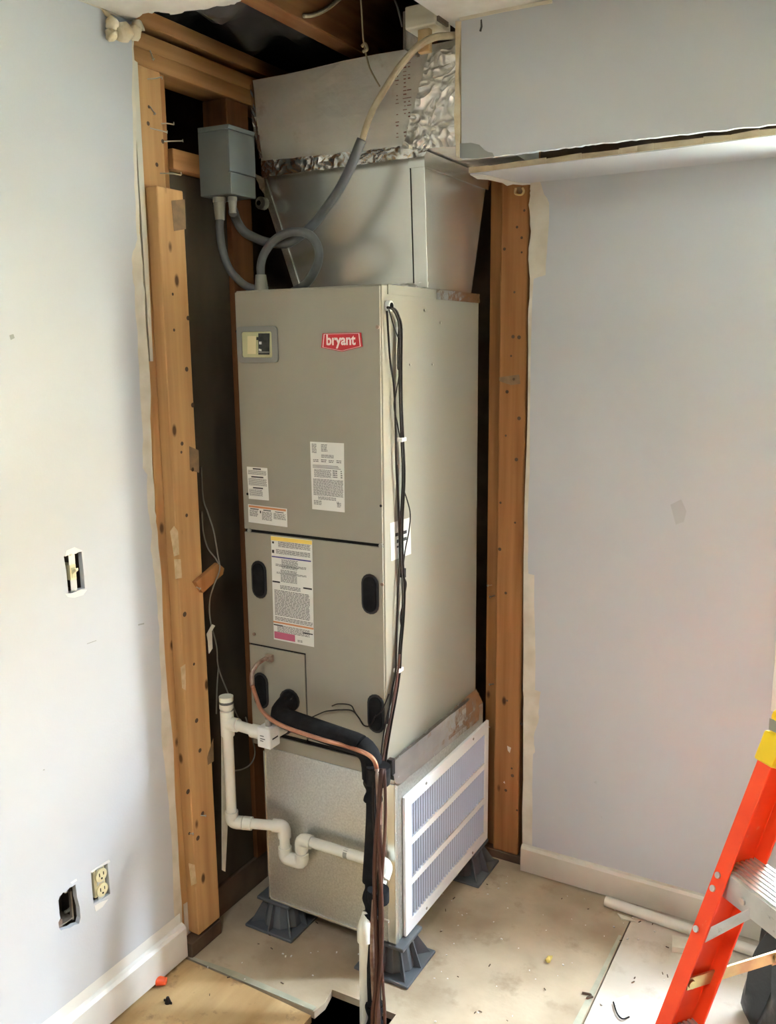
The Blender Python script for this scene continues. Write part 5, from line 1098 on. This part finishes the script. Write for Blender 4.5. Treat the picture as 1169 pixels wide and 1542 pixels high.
# ================================================================== FLOOR ITEMS
bg = thing('trash_bag', (-0.05, 2.12, 0.0), 'crumpled black plastic bag on the floor at the right edge behind the ladder', 'bag')
bm = nb()
rings = []
NR, NA = 14, 36
rb_ = random.Random(5)
ph_ = [rb_.uniform(0, 6.28) for _ in range(6)]
for j in range(NR+1):
    t = j/NR; z = .30*t
    rad = .140*(1-.35*t)*(1 if t > 0 else .9)
    ring = []
    for k in range(NA):
        a = 2*PI*k/NA
        fold = .020*math.sin(5*a+ph_[0]+t*2)+.010*math.sin(9*a+ph_[1]-t*3)+.006*math.sin(17*a+ph_[2]+t*5)
        rr = rad+fold*(.5+t)
        ring.append(bm.verts.new((-0.05+rr*math.cos(a), 2.12+rr*math.sin(a), z+.012*math.sin(3*a+ph_[3])*t)))
    rings.append(ring)
for a, b in zip(rings, rings[1:]):
    for k in range(NA): bm.faces.new((a[k], a[(k+1) % NA], b[(k+1) % NA], b[k]))
bm.faces.new(rings[0][::-1])
cen = bm.verts.new((-0.05, 2.12, .27))
for k in range(NA): bm.faces.new((rings[-1][k], rings[-1][(k+1) % NA], cen))
obj('bag_body', bm, 'bag', bg, auto=True)
bm = nb(); tube(bm, [(-0.125, 2.10, .27), (-.14, 2.10, .305), (-.165, 2.10, .325), (-.195, 2.10, .325)], .014, 8, rf=lambda t: .02-.014*t); obj('bag_corner', bm, 'bag', bg, smooth=True)
a = Vector((-0.6179, 2.3746, 0.0000)); b = Vector((-0.3699, 2.3587, 0.0000)); d = (b-a).normalized()
bm = nb(); cyl(bm, a+V(0, 0, .0165), a+d*.62+V(0, 0, .0165), .0155, 14); tag(obj('loose_pipe', bm, 'pvc', auto=True), 'white plastic pipe lying on the floor along the right baseboard', 'pipe')
def flat(name, pts, h, m, lab, cat):
    bm = nb(); plate(bm, [(p[0], p[1], .0006) for p in pts], (0, 0, h)); return tag(obj(name, bm, m), lab, cat)
flat('drywall_scrap', [(-0.4110, 2.3103, 0.0000), (-0.3632, 2.3237, 0.0000), (-0.3640, 2.2731, 0.0000), (-0.4003, 2.2595, 0.0000)], .016, 'paper', 'pale block of drywall on the floor left of the ladder', 'scrap')
flat('paper_scrap', [(-0.4909, 2.0008, 0.0000), (-0.4626, 2.0350, 0.0000), (-0.4404, 1.9945, -0.0000), (-0.4529, 1.9469, 0.0000), (-0.4704, 1.9626, 0.0000)], .003, 'ceil', 'white scrap of paper on the floor left of the ladder foot', 'scrap')
flat('drywall_scrap', [(-0.5758, 2.3512, 0.0000), (-0.5361, 2.3485, 0.0000), (-0.5205, 2.3399, 0.0000), (-0.5590, 2.3325, 0.0000)], .004, 'paper', 'flat pale flake on the floor at the end of the loose pipe', 'scrap')
flat('drywall_scrap', [(-0.7986, 2.4443, 0.0000), (-0.7709, 2.4393, 0.0000), (-0.7701, 2.4239, 0.0000), (-0.7976, 2.4287, 0.0000)], .003, 'paper', 'flat pale flake below the right baseboard', 'scrap')
q = (-0.6830, 2.0589, 0.0000)
bm = nb(); bmesh.ops.create_icosphere(bm, subdivisions=1, radius=.012, matrix=Matrix.Translation((q[0], q[1], .009)) @ Matrix.Scale(.7, 4, (0, 0, 1)))
for v in bm.verts: v.co += V(random.uniform(-.004, .004), random.uniform(-.004, .004), 0)
tag(obj('foam_crumb', bm, 'leafm'), 'small yellow crumb of foam in the middle of the bare floor', 'scrap')
q = (-1.5551, 1.4792, 0.0000); bm = nb(); cyl(bm, (q[0]-.002, q[1], .0135), (q[0]+.020, q[1]+.010, .0135), .013, 14, .0095); tag(obj('wire_nut', bm, 'orangecap', auto=True), 'orange wire nut on the floor against the left baseboard', 'wire nut')
q = (-1.4879, 1.4451, 0.0000); wnu = thing('wire_nut', (q[0], q[1], 0), 'small black wire nut lying on the near left floor', 'wire nut')
bm = nb(); cyl(bm, (q[0], q[1], .0005), (q[0], q[1], .016), .0085, 10, .004); obj('cap', bm, 'blk_pl', wnu, auto=True)
bm = nb(); box(bm, q[0]-.013, q[0]+.013, q[1]-.0015, q[1]+.0015, .0005, .006); obj('wing', bm, 'blk_pl', wnu)
q0 = [(-0.5678, 1.9854, 0.0000), (-0.5462, 1.9891, 0.0000), (-0.5516, 1.9727, 0.0000), (-0.5396, 1.9847, 0.0000)]
bm = nb(); tube(bm, [(p[0], p[1], .004) for p in q0], .0028, 6); tag(obj('twig', bm, 'wood_dk'), 'short dark twig across the floor seam', 'twig')
q0 = [(-0.4878, 1.9893, -0.0000), (-0.4680, 1.9538, 0.0000), (-0.4523, 1.9448, 0.0000), (-0.4396, 1.9592, 0.0000)]
bm = nb(); tube(bm, [(p[0], p[1], .0055) for p in q0], .002, 6); tag(obj('wire_offcut', bm, 'slot'), 'thin dark offcut curled beside the white paper scrap', 'wire')
bm = nb()
for k in range(170):
    x, y = random.uniform(-1.5, .1), random.uniform(1.45, 2.38)
    if HX0-.01 < x < HX1+.01 and y < HY1+.01: continue
    s = random.uniform(.001, .003)
    a = random.uniform(0, PI)
    obox(bm, (x, y, s*.4+.0022), V(math.cos(a), math.sin(a), 0), V(-math.sin(a), math.cos(a), 0), V(0, 0, 1), s, s*.6, s*.4)
db = obj('plaster_crumbs', bm, 'ceil'); tag(db, 'scattered tiny white plaster crumbs over the floor', 'debris'); db['kind'] = 'stuff'
bm = nb()
for k in range(90):
    x, y = random.uniform(-1.5, .1), random.uniform(1.45, 2.38)
    if HX0-.01 < x < HX1+.01 and y < HY1+.01: continue
    s = random.uniform(.0015, .0035)
    a = random.uniform(0, PI)
    obox(bm, (x, y, .0032), V(math.cos(a), math.sin(a), 0), V(-math.sin(a), math.cos(a), 0), V(0, 0, 1), s*1.5, s*.35, .001)
db = obj('wood_splinters', bm, 'wood_dk'); tag(db, 'scattered small dark wood splinters over the floor', 'debris'); db['kind'] = 'stuff'
